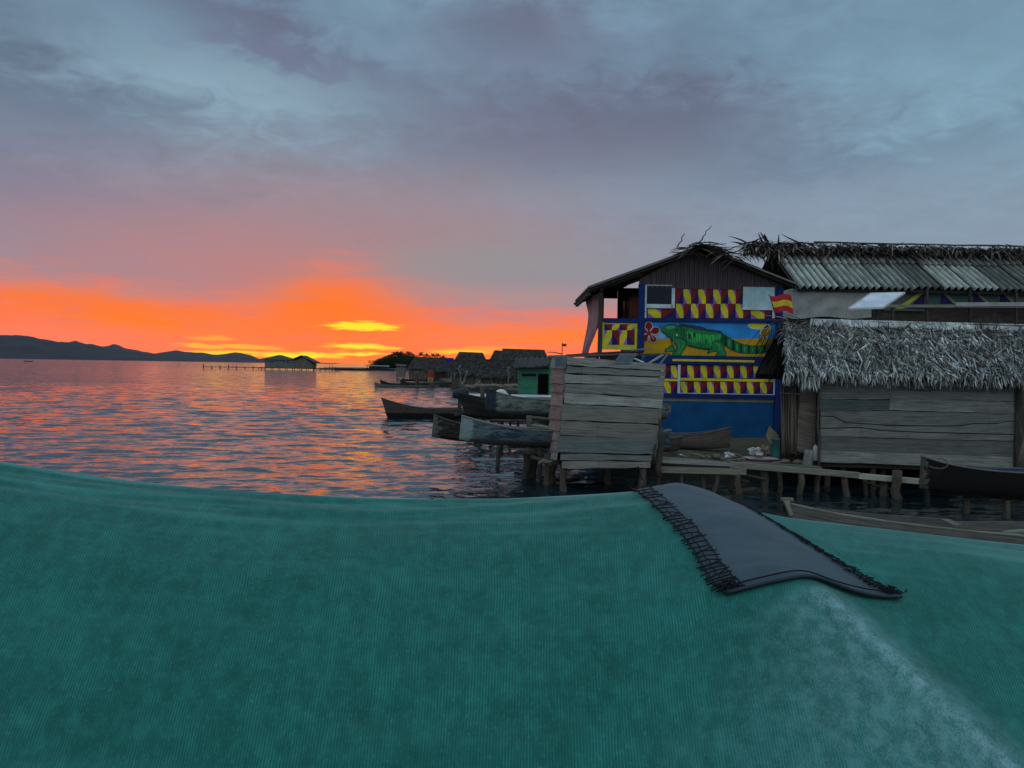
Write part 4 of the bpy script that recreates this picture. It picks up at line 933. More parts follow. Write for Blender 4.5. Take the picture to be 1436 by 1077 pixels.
def make_hut():
    root = thing('thatched_hut', 'plank walled hut with a shaggy grey palm thatch roof at the water edge', 'hut', (HL.x+2.2, HL.y+1, .3))
    wl = MB(); J = lambda *a, **k: px_board(wl, PH, *a, **dict(dict(gap=1.6, jag=1.1, n=24), **k))
    Z5 = lambda x, y: (1080+x/3.845, 500+y/3.845)
    cA = [Z5(272, 318), Z5(340, 320), Z5(400, 352), Z5(640, 368), Z5(950, 372), Z5(1040, 368), Z5(1090, 358), Z5(1220, 358), Z5(1270, 345), Z5(1345, 345)]
    cB = [Z5(272, 384), Z5(360, 383), Z5(470, 378), Z5(530, 385), Z5(590, 395), Z5(760, 404), Z5(1345, 418)]
    J((1146, 528), (1250, 529), (1146, 561), (1249, 561.5), .03, 'hut_plank', tilt=.012)
    J((1248, 528), (1428, 534), (1248, 548.5), (1428, 553), .03, 'hut_plank', tilt=.010); J((1249, 547), (1428, 551.5), (1249, 561), (1428, 565), .03, 'hut_plank', off=-.004, tilt=.012)
    J((1149, 560), (1248, 561.5), (1149, 576), (1246, 577), .03, 'hut_plank_dark', tilt=.012); J((1247, 559), (1427, 563.5), (1246, 576), (1426, 582), .03, 'hut_plank', off=-.004, tilt=.014)
    J((1150, 574), (1426, 580), (1150, 584), (1426, 592), .03, 'hut_plank', off=-.010, tilt=.016, n=60, botcurve=cA)
    cA2 = [(x, y+1.3) for x, y in cA]; cB2 = [(x, y+1.3) for x, y in cB]
    J((1150, 582), (1424, 588), (1150, 600), (1424, 608), .03, 'hut_plank', off=-.006, tilt=.004, n=60, botcurve=cB, topcurve=cA2)
    J((1150, 598), (1422, 606), (1150, 613), (1420, 620), .03, 'hut_plank', off=-.006, tilt=.008, n=60, topcurve=cB2); J((1150, 611.5), (1422, 618.5), (1150, 632), (1420, 641), .03, 'hut_plank', off=-.020, tilt=.012)
    J((1148, 630), (1422, 639), (1148, 648.5), (1422, 660), .03, 'hut_plank', off=-.022, tilt=.01)
    for x0, x1, y0, y1 in ((1146, 1430, 527, 656),):      # dark backing: gap shade put into its colour, no light leaks
        a, b = PH.hit(x0, 540, -.06), PH.hit(x1, 540, -.06); P = lambda q, z, o: Vector((q.x, q.y, z))+PH.n*o
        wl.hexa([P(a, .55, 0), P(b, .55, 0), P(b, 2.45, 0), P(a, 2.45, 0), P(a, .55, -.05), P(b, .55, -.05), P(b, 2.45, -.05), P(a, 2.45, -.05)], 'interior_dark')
    part(wl, 'wall', root)
    # cane wall and grey sheets to the left, set back
    PC = Plane(PH.o-PH.n*.22, HU); cw = MB()
    for i in range(17):
        x = 1096.5+i*1.65; top = 533+random.uniform(-3, 6); cw.log(PC.hit(x, 637+random.uniform(-2, 3)), PC.hit(x+random.uniform(-.6, .6), top), .014, .012, 'cane', 6, .006, 4)
    cw.bar(PC.hit(1094, 551, .04), PC.hit(1124, 553, .04), .03, .03, 'cane'); cw.bar(PC.hit(1096, 531, .05), PC.hit(1147, 533.5, .05), .05, .05, 'pile_wood')
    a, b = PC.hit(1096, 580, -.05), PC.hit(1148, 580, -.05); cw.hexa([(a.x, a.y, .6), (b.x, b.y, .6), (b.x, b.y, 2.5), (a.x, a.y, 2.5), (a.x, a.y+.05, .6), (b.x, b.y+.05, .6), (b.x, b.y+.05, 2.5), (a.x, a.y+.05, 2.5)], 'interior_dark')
    part(cw, 'cane_wall', root)
    sh = MB()
    for q in (((1122, 536), (1146, 537), (1121, 566), (1147, 568)), ((1121, 564), (1147, 568), (1119, 584), (1147, 590)), ((1119, 583), (1148, 588), (1117, 632), (1146, 640))): px_board(sh, PC, *q, .02, 'old_brown', .03, .012, .8)
    part(sh, 'board_patch', root)
    # corner posts and stilts
    for x, y0, y1, r in ((1148, 530, 664, .035), (1427, 532, 690, .06), (1424.5, 536, 672, .03)):
        m = MB(); m.log(PH.hit(x, y1, .06), PH.hit(x+1, y0, .06), r, r*.9, 'pile_wood' if x < 1200 else 'dark_wood', 8, .02, 6); part(m, 'post', root)
    for x, y1, dd in ((1226, 700, -.25), (1238, 690, -.5), (1160, 690, -.4), (1185, 690, -.3), (1300, 704, -.4), (1345, 706, -.3), (1390, 706, -.2), (1426, 710, 0)):
        t = PH.hit(x, 640, dd); b = Vector((t.x, t.y, -.7)); t.z = .62; m = MB(); m.log(b, t, .075, .065, 'pile_wood', 8, .02, 5); part(m, 'stilt', root)
    fl = MB(); a, b = PH.hit(1096, 640, -.1), PH.hit(1430, 640, -.1); bk = -PH.n*3.2
    for z, t_ in ((.53, .06),): fl.hexa([(a.x, a.y, z-t_), (b.x, b.y, z-t_), (b.x, b.y, z), (a.x, a.y, z)]+[tuple(Vector(p)+bk) for p in ((a.x, a.y, z-t_), (b.x, b.y, z-t_), (b.x, b.y, z), (a.x, a.y, z))], 'dark_wood')
    part(fl, 'floor', root)
    # roof
    e0, e1 = PH.hit(1101, 526, .42), PH.hit(1560, 546, .42); r0 = at_y(1098, 452, e0.y+2.0); r1 = e1+(r0-e0); r1.z += .05; e1.z = e0.z+.0
    rt = MB(); thatch(rt, e0, e1, r0, r1, 12000, .19, .029, 'thatch', True, .22, .42, .07)
    sd = (e1-e0).normalized(); L = (e1-e0).length
    for i in range(1500):          # ragged eave fringe
        u = random.random(); cl = .5+.5*mnoise.noise((u*34, 0, 0)); p = e0.lerp(e1, u)+Vector((0, random.uniform(0, .16), random.uniform(.0, .10)))
        rt.blade(p, Vector((random.gauss(0, .16), -.12+random.gauss(0, .12), -1)), sd+Vector((0, random.gauss(0, .6), 0)), random.uniform(.08, .20)+.16*cl*(random.random() < .8)+.16*max(0, 1-abs(u-.075)/.055), random.uniform(.022, .045), 'thatch', 0, 2, random.uniform(-.3, .3))
    for i in range(260):
        u, v = random.random(), random.random(); p = e0.lerp(e1, u).lerp(r0.lerp(r1, u), .15+.85*v)+Vector((0, -.05, .09)); k = random.gauss(0, .6)
        for j in range(random.randint(2, 6)): rt.blade(p+Vector((random.gauss(0, .05), 0, random.gauss(0, .03))), Vector((k+random.gauss(0, .2), -.75, -.62)), Vector((1, -.2, random.gauss(0, .5))), random.uniform(.3, .6), random.uniform(.018, .04), random.choice(('thatch', 'thatch', 'thatch_dark', 'ridge_leaf')), random.uniform(0, .2), 3, random.uniform(-.2, .2))
    roof = part(rt, 'roof', root)
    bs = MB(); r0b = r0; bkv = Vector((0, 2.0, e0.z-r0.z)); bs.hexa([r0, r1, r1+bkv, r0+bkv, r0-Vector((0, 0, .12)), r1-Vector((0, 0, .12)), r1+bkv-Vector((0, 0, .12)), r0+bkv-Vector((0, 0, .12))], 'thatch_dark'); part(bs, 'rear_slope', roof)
    # dark hanging fronds of the gable end
    gb = MB(); hip = r0+Vector((-.25, .1, .05))
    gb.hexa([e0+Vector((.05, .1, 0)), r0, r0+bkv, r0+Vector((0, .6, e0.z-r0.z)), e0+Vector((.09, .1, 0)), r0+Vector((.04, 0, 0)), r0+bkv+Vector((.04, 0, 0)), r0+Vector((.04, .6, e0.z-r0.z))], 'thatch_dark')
    for i in range(520):
        f = random.random(); p = r0.lerp(e0, f*.9)+Vector((random.uniform(-.40, .05)*(1-.5*f), random.uniform(-.1, .5), random.uniform(-.08, .05)))
        gb.blade(p, Vector((-.30+random.gauss(0, .2), random.gauss(0, .2), -1)), Vector((.4, 1, random.gauss(0, .3))), random.uniform(.4, .95)*(1.1-.5*f), random.uniform(.03, .07), 'thatch_dark', 0, 3, random.uniform(-.25, .25))
    for i in range(60):
        p = r0+Vector((random.uniform(-.05, .5), random.uniform(-.3, .3), random.uniform(-.05, .12))); gb.blade(p, Vector((-1, random.uniform(-.5, .3), random.uniform(-.5, .5))), Vector((0, 1, random.uniform(-.6, .6))), random.uniform(.25, .6), random.uniform(.03, .06), 'ridge_leaf', random.uniform(0, .4), 3)
    part(gb, 'gable_fronds', roof)
    rd = MB()
    for i in range(1100):
        u = random.random(); p = r0.lerp(r1, u)+Vector((0, random.uniform(-.62, -.15), 0)); p.z -= .72*abs(p.y-r0.y-(r1.y-r0.y)*u)+random.uniform(-.02, .05)
        d = Vector((random.choice((-1, 1, 1))*random.uniform(.5, 1.2), random.uniform(-.5, .1), random.uniform(-.45, .22))); rd.blade(p+Vector((0, -.06, .05)), d, d.cross(Vector((0, -1, .6))), random.uniform(.2, .55), random.uniform(.02, .045), 'ridge_leaf', random.uniform(0, .3), 3)
    for i in range(1500):
        u = .10+.90*random.random()**.9; p = r0.lerp(r1, u)+Vector((0, -.06, .10)); rd.blade(p, Vector((random.gauss(0, .35), -.8, -.5)), Vector((1, 0, random.gauss(0, .2))), random.uniform(.16, .34), random.uniform(.05, .10), 'ridge_pale', .1, 2)
    part(rd, 'ridge_cap', roof)
    po = MB(); q = lambda u, y, z: r0.lerp(r1, u)+Vector((0, y, z))
    po.log(q(.02, -.10, .04), q(1, -.12, .06), .022, .02, 'dark_wood', 6, .02, 16); po.log(q(.06, -.22, -.06), q(1, -.24, -.06), .016, .016, 'pile_wood', 6, .02, 16); part(po, 'ridge_pole', roof)
wood('hut_plank_dark', (72, 84, 86), (100, 112, 112), (62, 70, 72), var=.1)
make_hut()

# ================================================================== PLANK LATRINE OVER THE WATER
def make_latrine():
    Y0 = 15.6; PO = Plane((0, Y0, 0), (1, 0, 0))
    Z3 = lambda x, y: (740+x/4.4885, 470+y/4.4885)
    root = thing('plank_latrine', 'leaning grey plank latrine on stilts over the water', 'latrine', (2, Y0+1, 0))
    rows = [((245, 135), (866, 183), (245, 196), (866, 232)), ((248, 194), (866, 230), (240, 246), (862, 270)), ((236, 246), (862, 268), (232, 308), (856, 328)), ((234, 306), (856, 322), (230, 366), (852, 404)), ((230, 362), (850, 400), (228, 436), (842, 470)),
            ((216, 432), (842, 464), (210, 540), (836, 566)), ((208, 538), (836, 564), (204, 634), (824, 662)), ((190, 632), (824, 652), (182, 744), (806, 756)), ((206, 742), (778, 758), (206, 796), (778, 796)), ((216, 794), (772, 794), (216, 848), (770, 842))]
    fw = MB()
    for i, (a, b, c, d) in enumerate(rows):
        mt = ('grey_plank', 'grey_plank', 'grey_plank', 'grey_plank', 'grey_plank', 'latrine_brown', 'latrine_brown', 'latrine_blue', 'grey_plank', 'latrine_brown')[i]
        px_board(fw, PO, Z3(*a), Z3(*b), Z3(*c), Z3(*d), .028, mt, off=.004*(i % 2), tilt=.010 if i < 8 else 0, jag=1.3, n=24, gap=1.9)
    part(fw, 'front_wall', root)
    # left wall: weathered boards, pink sunset light put into their colour
    a = at_y(795, 510, Y0); sw = MB(); ys = [(138, 206, 158, 248), (210, 302, 158, 242), (300, 358, 160, 234), (354, 440, 158, 230), (440, 528, 150, 218), (506, 598, 148, 214), (588, 660, 148, 210), (650, 728, 140, 200), (700, 778, 136, 196)]
    for i, (y0, y1, xa, xb_) in enumerate(ys):
        x_l0, x_r0 = 740+xa/4.4885, 740+xb_/4.4885; lean = .35*i
        T = [Z3(xb_+4, y0), Z3(xa+4, y0-2)]; B = [Z3(xb_-8, y1+6), Z3(xa-6, y1-4)]
        p = [at_y(T[0][0], T[0][1], Y0+.02), at_y(T[1][0], T[1][1], Y0+1.7), at_y(B[0][0], B[0][1], Y0+.02), at_y(B[1][0], B[1][1], Y0+1.7)]
        nrm = Vector((-1, 0, 0)); n = 6
        sw.board([p[1].lerp(p[0], k/n) for k in range(n+1)], [p[3].lerp(p[2], k/n) for k in range(n+1)], nrm, .03, 'sunset_plank' if 0 < i < 8 else 'grey_plank', .02)
    part(sw, 'side_wall', root)
    bk = MB(); tl, tr, bl, br = PO.hit(*Z3(250, 160)), PO.hit(*Z3(850, 190)), PO.hit(*Z3(206, 820)), PO.hit(*Z3(770, 820)); o = Vector((0, .10, 0)); o2 = Vector((0, 1.6, 0))
    for q0, q1 in ((tr, br),): bk.hexa([q1+o, q1+o2, q0+o2, q0+o]+[v-Vector((.05, 0, 0)) for v in (q1+o, q1+o2, q0+o2, q0+o)], 'dark_wood')
    bk.hexa([bl+o2, br+o2, tr+o2, tl+o2]+[v+Vector((0, .05, 0)) for v in (bl+o2, br+o2, tr+o2, tl+o2)], 'dark_wood'); bk.hexa([bl+o, br+o, br+o2, bl+o2]+[v-Vector((0, 0, .06)) for v in (bl+o, br+o, br+o2, bl+o2)], 'dark_wood')
    part(bk, 'rear_wall', root)
    rf = MB(); rp = lambda x, y, Y: at_y(*Z3(x, y), Y)
    rf.hexa([rp(130, 128, Y0+1.9), rp(250, 128, Y0+.3), rp(900, 118, Y0+.3), rp(880, 112, Y0+1.9)]+[v-Vector((0, 0, .035)) for v in (rp(130, 128, Y0+1.9), rp(250, 128, Y0+.3), rp(900, 118, Y0+.3), rp(880, 112, Y0+1.9))], 'dark_wood')
    for x0, y0, x1, y1, Ya, Yb, w in ((126, 138, 640, 118, .2, .3, .10), (240, 126, 660, 100, .5, .6, .06), (700, 122, 880, 128, .4, .5, .08), (650, 95, 770, 84, .3, .5, .05), (655, 140, 730, 172, 0, .1, .03), (760, 178, 850, 124, .05, .2, .05), (880, 120, 830, 185, .1, .1, .05)):
        rf.bar(rp(x0, y0, Y0+Ya), rp(x1, y1, Y0+Yb), w, .03, random.choice(('grey_plank', 'old_brown', 'dark_wood')) if x0 != 655 else 'panel_white')
    roof = part(rf, 'roof', root)
    for x0, y0, x1, y1 in ((540, 150, 650, 178), (172, 160, 243, 205)):
        ts = MB(); ts.grid([[at_y(*Z3(x0+(x1-x0)*i/12+(40*(1-j/5) if x0 > 400 else 0), y0-35+(y1-y0+35)*j/5), Y0-.03-.05*random.random()*(j % 2)) for i in range(13)] for j in range(6)], 'roof_sheeting'); part(ts, 'sheeting', roof)
    for x, yt, yb, dy in ((790, 648, 700, .1), (900.5, 648, 705, .1), (922, 655, 705, .5), (776, 640, 690, 1.3), (852, 650, 690, 1.2), (925, 600, 668, -.02)):
        t = at_y(x+2, yt, Y0+dy); b = at_y(x-3 if x < 920 else x, yb, Y0+dy); b.z = min(b.z, -.6) if x != 925 else b.z
        m = MB(); m.log(b, t, .085 if x < 920 else .06, .07 if x < 920 else .05, 'pile_wood' if x != 925 else 'dark_wood', 9, .02, 6); part(m, 'stilt', root)
    rb = MB()
    for k in range(5): rb.log(at_y(918+random.uniform(-3, 5), 560+random.uniform(0, 10), Y0+.04), at_y(919+random.uniform(-2, 6), 658+random.uniform(-10, 8), Y0+.02), .028, .02, 'mossy', 6, .03, 8)
    part(rb, 'corner_poles', root)
wood('latrine_brown', (104, 104, 99), (138, 138, 131), (84, 83, 78), var=.3); wood('latrine_blue', (84, 94, 98), (114, 124, 126), (72, 80, 82), var=.1); wood('mossy', (50, 54, 42), (78, 80, 62), (40, 38, 34)); paint('roof_sheeting', (92, 108, 120), amt=.4)
make_latrine()

# ================================================================== BOARDWALK AND PILES
def make_walk():
    root = thing('boardwalk', 'low grey plank boardwalk on crooked piles from the latrine to the hut', 'boardwalk', (6, 15.9, 0))
    Yw = 15.85
    def run(p0, p1, Ya, Yb, w, h, m):
        b = MB(); b.bar(at_y(*p0, Ya), at_y(*p1, Yb), w, h, m); part(b, 'plank', root)
    run((916, 641.5), (1026, 650.5), Yw+.12, Yw+.05, .22, .05, 'beam_wood'); run((916, 646), (1040, 652.5), Yw-.1, Yw-.06, .12, .06, 'grey_plank')
    run((920, 658), (1046, 661.5), Yw-.12, Yw-.1, .06, .13, 'beam_wood'); run((1022, 651), (1206, 666.5), Yw-.02, Yw-.12, .20, .11, 'beam_wood'); run((1202, 667), (1300, 676), Yw-.14, Yw-.22, .22, .10, 'pale_beam'); run((1040, 648.5), (1150, 656), Yw+.26, Yw+.2, .2, .05, 'old_brown'); run((1285, 675), (1450, 690), Yw-.22, Yw-.35, .2, .10, 'old_brown')
    for x, yt, yb, Y, r in ((1035, 664, 700, 15.75, .07), (1029, 662, 690, 16.3, .05), (1071, 660, 700, 15.95, .085), (1092, 660, 700, 16.0, .06), (1123, 664, 705, 15.75, .075), (1149, 664, 700, 15.95, .06), (1184, 668, 705, 15.75, .075), (1213, 670, 700, 15.95, .05), (1258, 660, 712, 15.45, .10), (1240, 676, 712, 15.75, .09), (955, 664, 700, 15.85, .05), (985, 664, 702, 16.0, .06), (1006, 664, 700, 15.8, .05)):
        t = at_y(x, yt, Y); m = MB(); m.log((t.x+random.uniform(-.08, .08), t.y, -.7), t, r*1.1, r*.9, 'pile_wood', 9, .025, 6); part(m, 'pile', root)
    for p0, p1 in (((1022, 668), (1050, 676)), ((1040, 664), (1075, 672)), ((1210, 676), (1262, 690))):
        m = MB(); m.log(at_y(*p0, Yw+.1), at_y(*p1, Yw), .035, .03, 'pile_wood', 7); part(m, 'brace', root)
wood('pale_beam', (150, 154, 138), (184, 188, 170), (120, 122, 108), var=.1)
make_walk()

paint('rope_white', (170, 150, 145), amt=.3)
wood('hull_paleteal', (120, 140, 146), (156, 172, 176), (84, 98, 104), var=.1); wood('hull_patch', (92, 92, 84), (132, 132, 122), (54, 54, 50), var=.1)
# ================================================================== CANOES
def canoe(name, label, L, W_, D, bow, outer, inner, loc, rz, group, paintm=None, paint_to=.86, stem_lean=.06, stern=.15, pitch=0., rim=None, bowpow=2.2, thw=True, roll=0., cat='canoe', sharp=1.0, bowflat=.03):
    """bow to local +x, hull x from -L/2 to L/2; keel at z=0"""
    root = thing(name, label, cat, loc, group, True, rz); root.rotation_euler = (roll, pitch, rz)
    NS, NC = 34, 9; S_ = [((i/(NS-1))) for i in range(NS)]
    def st(s, t, inn):           # s stern..bow, t -1..1 across
        x = (s-.5)*L; ends = min(1., (s/.30)**.7 if s < .3 else 1.)*min(1., ((1-s)/.36)**(.62*sharp) if s > .64 else 1.)
        hw = max(bowflat, W_/2*ends); top = D+bow*max(0, (s-.70)/.30)**bowpow+stern*max(0, (.25-s)/.25)**2; kz = D*.22*max(0, (s-.80)/.2)**2+.18*max(0, (.12-s)/.12)**2*D
        th = .035
        if inn: hw = max(bowflat*.4, hw-th); kz += .06
        q = abs(t); z = kz+(top-kz)*(q**2.6); y = math.copysign(hw*min(1., (1-(1-q)**2.1)), t) if t else 0.
        xx = x+(stem_lean*(z/(D+bow))*max(0, (s-.8)/.2))
        return (xx, y, z-(0 if inn else 0))
    T = [-1+2*k/(2*NC) for k in range(2*NC+1)]
    h = MB(); R_ = [[st(s, t, False) for t in T] for s in S_]; I_ = [[st(s, t, True) for t in T] for s in S_]
    uv = [[(s*L, t*W_) for t in T]+[(0, 0)] for s in S_]
    k = int(paint_to*NS) if paintm else NS-1
    h.grid(R_[:k+1], outer, True, uv[:k+1])
    if paintm: h.grid(R_[k:], paintm, True, uv[k:])
    h.grid([r_[::-1] for r_ in I_], inner, True, uv)
    for side in (0, -1):          # rim between the skins
        h.grid([[R_[i][side], I_[i][side]] for i in range(NS)], outer, False, [[(S_[i]*L, .5), (S_[i]*L, .53), (0, 0)] for i in range(NS)])
    b = len(h.v); h.face(R_[-1], paintm or outer); h.face(R_[0][::-1], outer)
    hull = part(h, 'hull', root); LOCAL.add(hull.name)
    g = MB()
    for side in (0, -1): g.tube([Vector(R_[i][side])+Vector((0, 0, .004)) for i in range(NS)], .017, rim or outer, 6)
    part(g, 'gunwale', root)
    if thw:
        for s in (.25, .5, .68):
            a, c = Vector(st(s, -.93, True)), Vector(st(s, .93, True)); m = MB(); m.bar(a-Vector((0, .02, 0)), c+Vector((0, .02, 0)), .16, .03, inner); part(m, 'thwart', root)
    return root
def aim(bow, tail):
    """bow point and tail point on the ground plan -> centre, heading"""
    b, t = Vector(bow), Vector(tail); d = b-t; return (b+t)/2, math.atan2(d.y, d.x), d.length
G1 = 'dugout canoes hauled out beside the latrine'
def place(name, label, pb, Yb, zb, Yt, zt, L, W_, D, bow, outer, inner, group, **kw):
    """keel under the bow seen at pixel column pb at depth Yb, hull running away to depth Yt with keel heights zb, zt"""
    b = at_y(pb, 560, Yb); dx = math.sqrt(max(.01, L*L-(Yt-Yb)**2)); s = kw.pop('side', 1)
    t = Vector((b.x+s*dx, Yt, zt)); b = Vector((b.x, Yb, zb)); c = (b+t)/2; d = b-t
    return canoe(name, label, L, W_, D, bow, outer, inner, (c.x, c.y, c.z), math.atan2(d.y, d.x), group, pitch=-math.atan2(d.z, math.hypot(d.x, d.y)), **kw)
def zpx(px, py, Y): return at_y(px, py, Y).z
# two on the rack by the latrine
place('dugout_canoe', 'weathered teal dugout canoe nearest the latrine, its blunt bow hanging over the water', 644, 16.6, zpx(650, 622, 16.6), 17.6, zpx(780, 634, 17)-.05, 5.0, .62, .40, .22, 'hull_teal_worn', 'hull_blue', G1, rim='hull_grey', stem_lean=-.03, bowflat=.05, sharp=.8, bowpow=1.7)
place('dugout_canoe', 'dark dugout canoe with a pale patch on its bow, just behind the teal canoe', 605.5, 17.6, zpx(620, 617.5, 17.6), 18.4, zpx(780, 632, 18), 5.2, .6, .36, .24, 'hull_dark_worn', 'hull_brown', G1, rim='hull_brown', stem_lean=-.02, bowflat=.035, sharp=.8, bowpow=2.4)
place('dugout_canoe', 'pale grey rounded dugout canoe with dark painted bow in front of the green shed', 680, 22.2, zpx(690, 581, 22.2), 23.4, zpx(780, 590, 22.5), 6.4, .85, .50, .26, 'hull_grey_worn', 'hull_grey', G1, stem_lean=-.02, sharp=1.1, bowpow=2.6, stern=.0)
place('dugout_canoe', 'big black dugout canoe propped up behind the grey canoe', 655, 25.5, zpx(655, 588, 25.5), 27.0, zpx(760, 600, 26), 6.6, .85, .66, .25, 'hull_black', 'hull_brown', G1, rim='hull_brown', stem_lean=.38, sharp=1.2)
place('moored_boat', 'grey brown wooden canoe afloat with its pointed bow towards the open sea', 545, 36.3, -.16, 38.5, -.16, 8.2, 1.15, .62, .52, 'hull_moored', 'hull_brown', None, rim='boat_grey', stem_lean=.36, sharp=1.2)
# two by the blue wall
G2 = 'dugout canoes drawn up below the blue wall'
place('dugout_canoe', 'brown dugout canoe lying against the blue wall', 1025, 19.2, .54, 20.2, .54, 5.0, .75, .36, .24, 'old_brown', 'hull_brown', G2, side=-1, rim='boat_grey', stem_lean=.03, bowflat=.03)
place('dugout_canoe', 'small worn dugout canoe nearer the boardwalk, only its bow showing beside the latrine', 952, 18.2, .55, 19.0, .55, 4.0, .6, .28, .14, 'hull_brown', 'old_brown', G2, side=-1, rim='boat_grey', stem_lean=.12)
# far moored canoes
G3 = 'canoes moored off the far thatched houses'
for lab, pb, Y, yb, L, D, bow, side, mt in (('long low canoe lying lowest and nearest among the far moored canoes', 525, 86, 545, 7.4, .30, .32, 1, 'boat_grey'), ('black canoe with upswept bow behind the long low far canoe', 533, 92, 540, 7.6, .34, .5, 1, 'hull_black'), ('black canoe beside the mooring post, its bow rising left of the post', 561, 94, 540, 6.6, .40, .42, 1, 'hull_black'), ('dark canoe tied up before the far cane walls, right of the yellow crate', 643, 90, 542, 4.0, .40, .1, -1, 'hull_brown'), ('small black canoe farthest off, between the post and the wooded point', 564, 120, 528.5, 4.6, .32, .2, 1, 'hull_black')):
    place('moored_canoe', lab, pb, Y, -.08, Y+1.2, -.08, L, .8, D, bow, mt, 'hull_brown', G3, side=side, stem_lean=.0, thw=False, bowpow=3)
# right foreground
c1 = place('dugout_canoe', 'large black dugout canoe with a knobbed bow beached in front of the thatched hut', 1293, 13.9, zpx(1320, 694, 13.9), 13.2, zpx(1424, 707, 13.5), 6.0, .8, .52, .19, 'hull_black_worn', 'hull_blue', None, rim='boat_grey', stem_lean=-.02, bowflat=.05, sharp=.75, bowpow=3.0)
def beach_props():
    for x, Y in ((1356, 13.9), (1412, 13.6)):
        t = at_y(x, 701, Y); root = thing('log_prop', 'short log propping up the black canoe, '+('near its bow' if x < 1400 else 'near the photo edge'), 'log', (t.x, t.y, 0), 'logs under the black canoe'); m = MB(); m.log((t.x, t.y, -.6), t, .07, .06, 'pile_wood', 8, .02, 4); part(m, 'log', root)
        m = MB(); m.log((t.x-.3, t.y+.05, t.z-.02), (t.x+.3, t.y+.05, t.z), .03, .03, 'pile_wood', 7, .01, 3); part(m, 'crosspiece', root)
beach_props()
def make_rope():
    m = MB(); pts = [at_y(*p, 13.55) for p in ((1301, 653), (1308, 656), (1318, 656.5), (1326, 653.5), (1325, 647), (1319, 642), (1313, 643))]; m.tube([p+Vector((0, -.06, 0)) for p in pts], .012, 'boat_grey', 6)
    o = m.build('mooring_rope'); tag(o, 'pale rope looped around the bow of the black canoe', 'rope')
make_rope()
def make_plank_boat():
    root = thing('plank_boat', 'grey flat plank boat lying low in the water behind the green fabric', 'boat', (6, 11.6, 0))
    b0 = at_y(1108, 705, 12.9); b0.z = .40; e0 = at_y(1470, 764, 10.2)
    # near side, far side as curved strakes
    def strake(pts, h, m, nrm, name):
        mb = MB(); mb.board([Vector(p) for p in pts], [Vector(p)-Vector((0, 0, h)) for p in pts], nrm, .03, m, 0); part(mb, name, root)
    near = [at_y(x, y, Y) for x, y, Y in ((1109, 707, 12.9), (1140, 714.5, 12.55), (1180, 722, 12.15), (1240, 731.5, 11.6), (1300, 739, 11.15), (1370, 746.5, 10.75), (1412, 750, 10.5), (1500, 758, 10.0))]
    strake(near, .30, 'boat_grey', (-.45, -.9, 0), 'side')
    far_ = [at_y(x, y, Y) for x, y, Y in ((1110, 706, 12.95), (1180, 716, 12.7), (1240, 721.5, 12.5), (1328, 727.5, 12.2), (1336, 731, 12.15), (1436, 731, 11.7), (1500, 732, 11.5))]
    strake(far_, .34, 'boat_grey', (.2, -.97, 0), 'side')
    m = MB(); p0 = at_y(1101, 699, 12.95); p1 = at_y(1111, 723, 12.85); m.bar(p0, p1, .09, .06, 'beam_wood', Vector((0, 1, 0))); m.bar(at_y(1096, 700, 12.95), at_y(1112, 700.5, 12.95), .08, .05, 'beam_wood'); part(m, 'stem', root)
    m = MB(); bt = [Vector((p.x, p.y, -.02)) for p in near]; bf = [Vector((p.x, p.y, -.02)) for p in [far_[0], far_[1], far_[2], far_[3], far_[4], far_[5], far_[6], far_[6]]]
    m.grid([bt, bf], 'hull_black', False); part(m, 'bottom', root)
    m = MB(); m.bar(at_y(1326, 729, 12.0), at_y(1344, 738, 11.4), .14, .03, 'old_brown'); m.bar(at_y(1412, 747, 10.7), at_y(1436, 744, 11.3), .12, .03, 'beam_wood'); part(m, 'thwart', root)
    m = MB()
    for p, q in zip(near, near[1:]): m.bar(p+Vector((0, -.01, .012)), q+Vector((0, -.01, .012)), .055, .02, 'beam_wood')
    part(m, 'gunwale', root)  # pale bar added along the top edge as a painted highlight
    m = MB(); m.tube([p+Vector((-.012, -.03, -.29)) for p in near], .014, 'rope_white', 6); part(m, 'rub_rail', root)
make_plank_boat()

# rack below the canoes
def make_rack():
    root = thing('canoe_rack', 'rough log rack on short posts holding the two canoes beside the latrine', 'rack', (.7, 17, 0))
    for x, yt, Y, r in ((738, 634, 17.2, .10), (748, 636, 17.4, .08), (757, 614, 16.95, .05), (768, 636, 16.6, .085), (752, 592, 19.6, .07), (700, 618, 19.2, .06), (742, 584, 21.6, .10), (700, 590, 24.5, .07), (668, 592, 26.0, .07)):
        t = at_y(x, yt, Y); m = MB(); m.log((t.x, t.y, -.6), t, r, r*.9, 'pile_wood' if x not in (738, 748) else 'dark_wood', 9, .02, 5); part(m, 'post', root)
    for (x0, y0, Ya), (x1, y1, Yb), r, mt in (((745, 641, 16.7), (786, 650, 16.4), .05, 'pile_wood'), ((742, 637, 17.6), (784, 640, 17.0), .06, 'pile_wood'), ((762, 648, 16.5), (790, 644, 16.4), .035, 'beam_wood'), ((735, 634, 18.4), (742, 635, 16.3), .05, 'dark_wood'), ((738, 585, 21.8), (776, 589, 21.5), .06, 'pile_wood'), ((688, 590, 24.6), (770, 592, 23), .05, 'dark_wood'), ((745, 597, 19.5), (790, 604, 18.5), .045, 'beam_wood'), ((746, 598, 19.5), (746, 606, 17.4), .06, 'dark_wood')):
        m = MB(); m.log(at_y(x0, y0, Ya), at_y(x1, y1, Yb), r, r*.85, mt, 8, .03, 6); part(m, 'rail', root)
    m = MB(); m.tube([at_y(764+9*math.cos(a), 654-8*math.sin(a), 16.5) for a in np.linspace(.2, 2.7, 10)], .035, 'beam_wood', 7); part(m, 'bent_branch', root)
make_rack()
